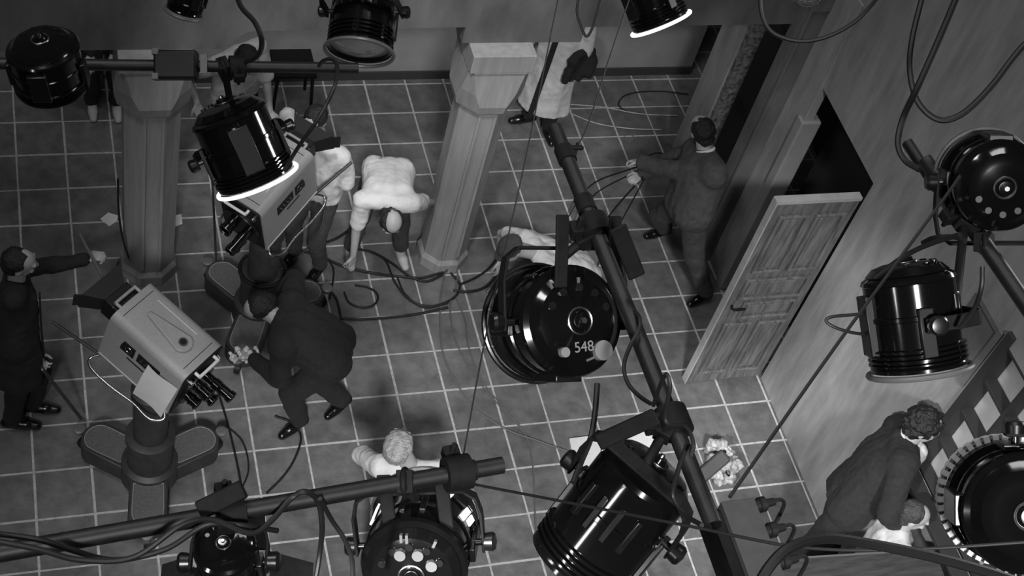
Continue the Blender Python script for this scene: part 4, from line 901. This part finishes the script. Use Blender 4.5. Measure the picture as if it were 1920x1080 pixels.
fc(((1068, 212), (1120, 232), (1180, 242), (1240, 244)), .005, m_grout, 'thin pale cord on the floor behind the hauling person')
fc(((1060, 195), (1130, 202), (1200, 214), (1270, 218)), .005, m_grout, 'second thin pale cord on the floor near the back wall')
b = MB(); b.torus(at(1180, 258, .01), V((0, 0, 1)), .05, .005, 24, 6); tag(b.build('cord_ring', m_cable_pale), 'small ring of pale cord on the tiles behind the hauling hand', 'cord')
# the bundle being hauled
def bundle(x0, y0, x1_, y1_, k, r, label): 
    a, c = at(x0, y0, .98), at(x1_, y1_, .03); m = at((x0 + x1_) / 2 + k[0], (y0 + y1_) / 2 + k[1], .30)
    cord('hauled_cable', [a, m, c], r, m_cable, label, 'cable', 'cables being hauled over the floor')
bundle(1196, 312, 1052, 430, (-18, -22), .007, 'uppermost hauled cable arching left from the pulling hands')
bundle(1198, 318, 1062, 470, (-25, -20), .006, 'hauled cable just below the uppermost one')
bundle(1205, 332, 1100, 470, (-6, -2), .008, 'lower hauled cable running straight down from the hands')
bundle(1208, 336, 1120, 500, (-2, 2), .006, 'lowest hauled cable passing behind the flat hanger bar')
bundle(1192, 306, 1250, 292, (8, -12), .007, 'slack tail of the hauled cables behind the hands')
cord('cable', [at(822, 378, .6), at(852, 440, .35), at(856, 480, .15), at(835, 510, .03)], .008, m_cable, 'cable held up by the left hand of the bending man in white')
cord('strap', [at(565, 478, .9), at(600, 430, 1.0), at(612, 370, 1.15)], .007, m_cable, 'dark cable hanging beside the side of the rear camera', 'cable')
# operators' rods
b = MB(); b.cyl(at(150, 440, 1.28), at(197, 528, 1.28), .011, n=12); tag(b.build('pan_handle_rod', m_dot), 'grey rod held by the person in black at the left edge', 'rod')
b = MB(); b.cyl(at(72, 682, .80), at(152, 785, .22), .012, n=12); tag(b.build('steering_rod', m_ped), 'dark steering rod slanting from the left edge to the front pedestal', 'rod')
b = MB(); b.tube([at(393, 260, 1.6), at(398, 340, 1.2), at(402, 420, .7), at(405, 488, .23)], .009, 10, 6); tag(b.build('pipe_stand', m_steel), 'bright thin upright rod standing on the rear pedestal pad', 'rod')
# cloth or papers held by the man in the dark suit
b = MB()
for i in range(9): b.capsule(at(432 + i * 6, 660 + 10 * sin(i * 2.1), .8), at(438 + i * 6, 674 + 6 * cos(i * 1.7), .74), .016, .012, 8, 3)
r_ = bpy.data.objects.new('tmp', None); r_.location = at(455, 668, .76)
o = flesh('crumpled_rag', b, m_white_cloth, r_, .006, 1, .02, 30); o.parent = None; o.location = r_.location; bpy.data.objects.remove(r_)
tag(o, 'crumpled pale rag in the hand of the person in the dark suit', 'rag')
# floor bits
def slab(poly, z, h, m, name, label, cat):
    c = [at(x, y, 0) for x, y in poly]; vs = [V((p.x, p.y, z)) for p in c] + [V((p.x, p.y, z + h)) for p in c]; n = len(c)
    b = MB(); b.add(vs, [tuple(range(n))[::-1], tuple(range(n, 2 * n))] + [(i, (i + 1) % n, n + (i + 1) % n, n + i) for i in range(n)]); return tag(b.build(name, m, smooth=False), label, cat)
slab(((1066, 826), (1130, 818), (1225, 808), (1248, 905), (1084, 925)), .001, .03, m_paper, 'board', 'pale board lying on the tiles under the aslant spotlight', 'board')
slab(((188, 411), (203, 399), (222, 405), (219, 415), (205, 425)), .001, .004, m_paper, 'floor_mark', 'white paper floor mark left of the left column', 'paper')
slab(((320, 406), (340, 402), (342, 420), (325, 427)), .001, .004, m_paper, 'floor_mark', 'white paper floor mark right of the left column', 'paper')
b = MB(); c_ = at(1345, 880, .0)
for i in range(26): 
    a_ = random.uniform(0, 2 * pi); r__ = random.uniform(0, .16); b.capsule(c_ + V((r__ * cos(a_), r__ * sin(a_) * 1.15, random.uniform(.06, .17))), c_ + V((r__ * cos(a_ + .8) * 1.1, r__ * sin(a_ + .8) * 1.2, random.uniform(.055, .14))), random.uniform(.03, .055), .03, 8, 3)
r_ = bpy.data.objects.new('tmp', None); r_.location = c_
o = flesh('crumpled_plastic', b, m_bag, r_, .012, 1, .03, 24); o.parent = None; o.location = r_.location; bpy.data.objects.remove(r_)
tag(o, 'crumpled pale plastic sheeting heaped on the floor right of the diagonal pipe', 'plastic sheet')
# black stool by the back wall and its dark backboard
c_ = at(541, 192, 0)
t = thing('stool', c_, 'black wooden stool by the pale back wall near the end of the back pipe', 'stool')
b = MB(); b.box(c_ + V((0, 0, .46)), .36, .34, .04); b.build('seat', m_iron, t, bevel=.005)
for i in (-1, 1):
    for j in (-1, 1):
        b = MB(); b.cyl(c_ + V((i * .15, j * .14, .44)), c_ + V((i * .17, j * .16, 0)), .016, .014, 10); b.build('leg', m_iron, t)
# dark high bench at the lower right
TZ = 1.46
q0, q1 = at(1452, 1050, TZ), at(1748, 1032, TZ)
t = thing('bench', V(((q0.x + q1.x) / 2, q0.y - .3, 0)), 'high dark wooden bench with a pale edge at the bottom right corner', 'bench')
ex = (q1 - q0); ex.z = 0; ex.normalize(); ey = V((ex.y, -ex.x, 0)); Lb = (q1 - q0).length + .02
b = MB(); b.box(q0 + ex * (Lb / 2) + ey * .3 - V((0, 0, .02)), Lb, .6, .035, ex, ey); b.build('benchtop', m_timber, t, smooth=False, bevel=.004)
b = MB(); b.box(q0 + ex * (Lb / 2) - ey * .006 - V((0, 0, .02)), Lb, .012, .042, ex, ey); b.build('edge_strip', m_dot, t, smooth=False)
for u_ in (.05, Lb - .05):
    for v_ in (.05, .55):
        c_ = q0 + ex * u_ + ey * v_; b = MB(); b.box(V((c_.x, c_.y, (TZ - .037) / 2)), .05, .05, TZ - .037, ex, ey); b.build('leg', m_timber, t, smooth=False)

# ------------------------------------------------------------------ light: key and wall spots, added fills and added highlight strips
def aim(o, tgt):
    d = V(tgt) - o.location; o.rotation_euler = d.to_track_quat('-Z', 'Y').to_euler()
def spot(name, loc, tgt, W, ang, blend, rad):
    l = bpy.data.lights.new(name, 'SPOT'); l.energy = W; l.spot_size = radians(ang); l.spot_blend = blend; l.shadow_soft_size = rad
    o = bpy.data.objects.new(name, l); COL.objects.link(o); o.location = loc; aim(o, tgt); return o
def area(name, loc, tgt, W, sx, sy):
    l = bpy.data.lights.new(name, 'AREA'); l.energy = W; l.shape = 'RECTANGLE'; l.size = sx; l.size_y = sy
    o = bpy.data.objects.new(name, l); COL.objects.link(o); o.location = loc; aim(o, tgt); return o
spot('key_spot', (-2.4, -19.3, 17.6), (3.3, -3.9, -.1), 24500, 19, .8, 1.1)
spot('wall_spot', (-1.5, -9.0, 7.0), (5.3, -4.5, .6), 3400, 23, .8, .15)
spot('back_wall_spot', (1.2, -4.6, 7.6), (2.7, .4, .4), 900, 38, .6, .2)
area('overhead_fill', (2.4, -3.0, 11.5), (2.6, -2.4, 0), 110, 3.0, 1.2)  # unseen area light added as an overall fill from above
area('left_floor_fill', (-1.6, -4.5, 10.5), (.2, -2.4, 0), 135, 2.0, 1.0)  # unseen area light added to lift the dark left floor
def strip(name, loc, tgt, along, L, w, W):
    o = area(name, loc, tgt, W, L, w); z = (V(loc) - V(tgt)).normalized(); x = V(along) - z * V(along).dot(z); x.normalize(); y = z.cross(x)
    o.rotation_euler = Matrix(((x.x, y.x, z.x), (x.y, y.y, z.y), (x.z, y.z, z.z))).to_euler()
strip('highlight_strip_left', (-4.23, -9.02, 6.98), (1.36, -7.08, 5.29), (-.34, -.27, -.9), .9, .6, 55)  # unseen, added to draw a highlight stripe along the aslant spotlight
strip('highlight_strip_right', (7.59, -4.45, 5.95), (.68, -4.27, 4.06), (.28, -.57, -.77), .7, .95, 100)  # unseen, added for the bright stripe on the lit left spotlight
wd = bpy.data.worlds.new('world'); sc.world = wd; wd.use_nodes = True
wd.node_tree.nodes['Background'].inputs[0].default_value = (1, 1, 1, 1); wd.node_tree.nodes['Background'].inputs[1].default_value = .025
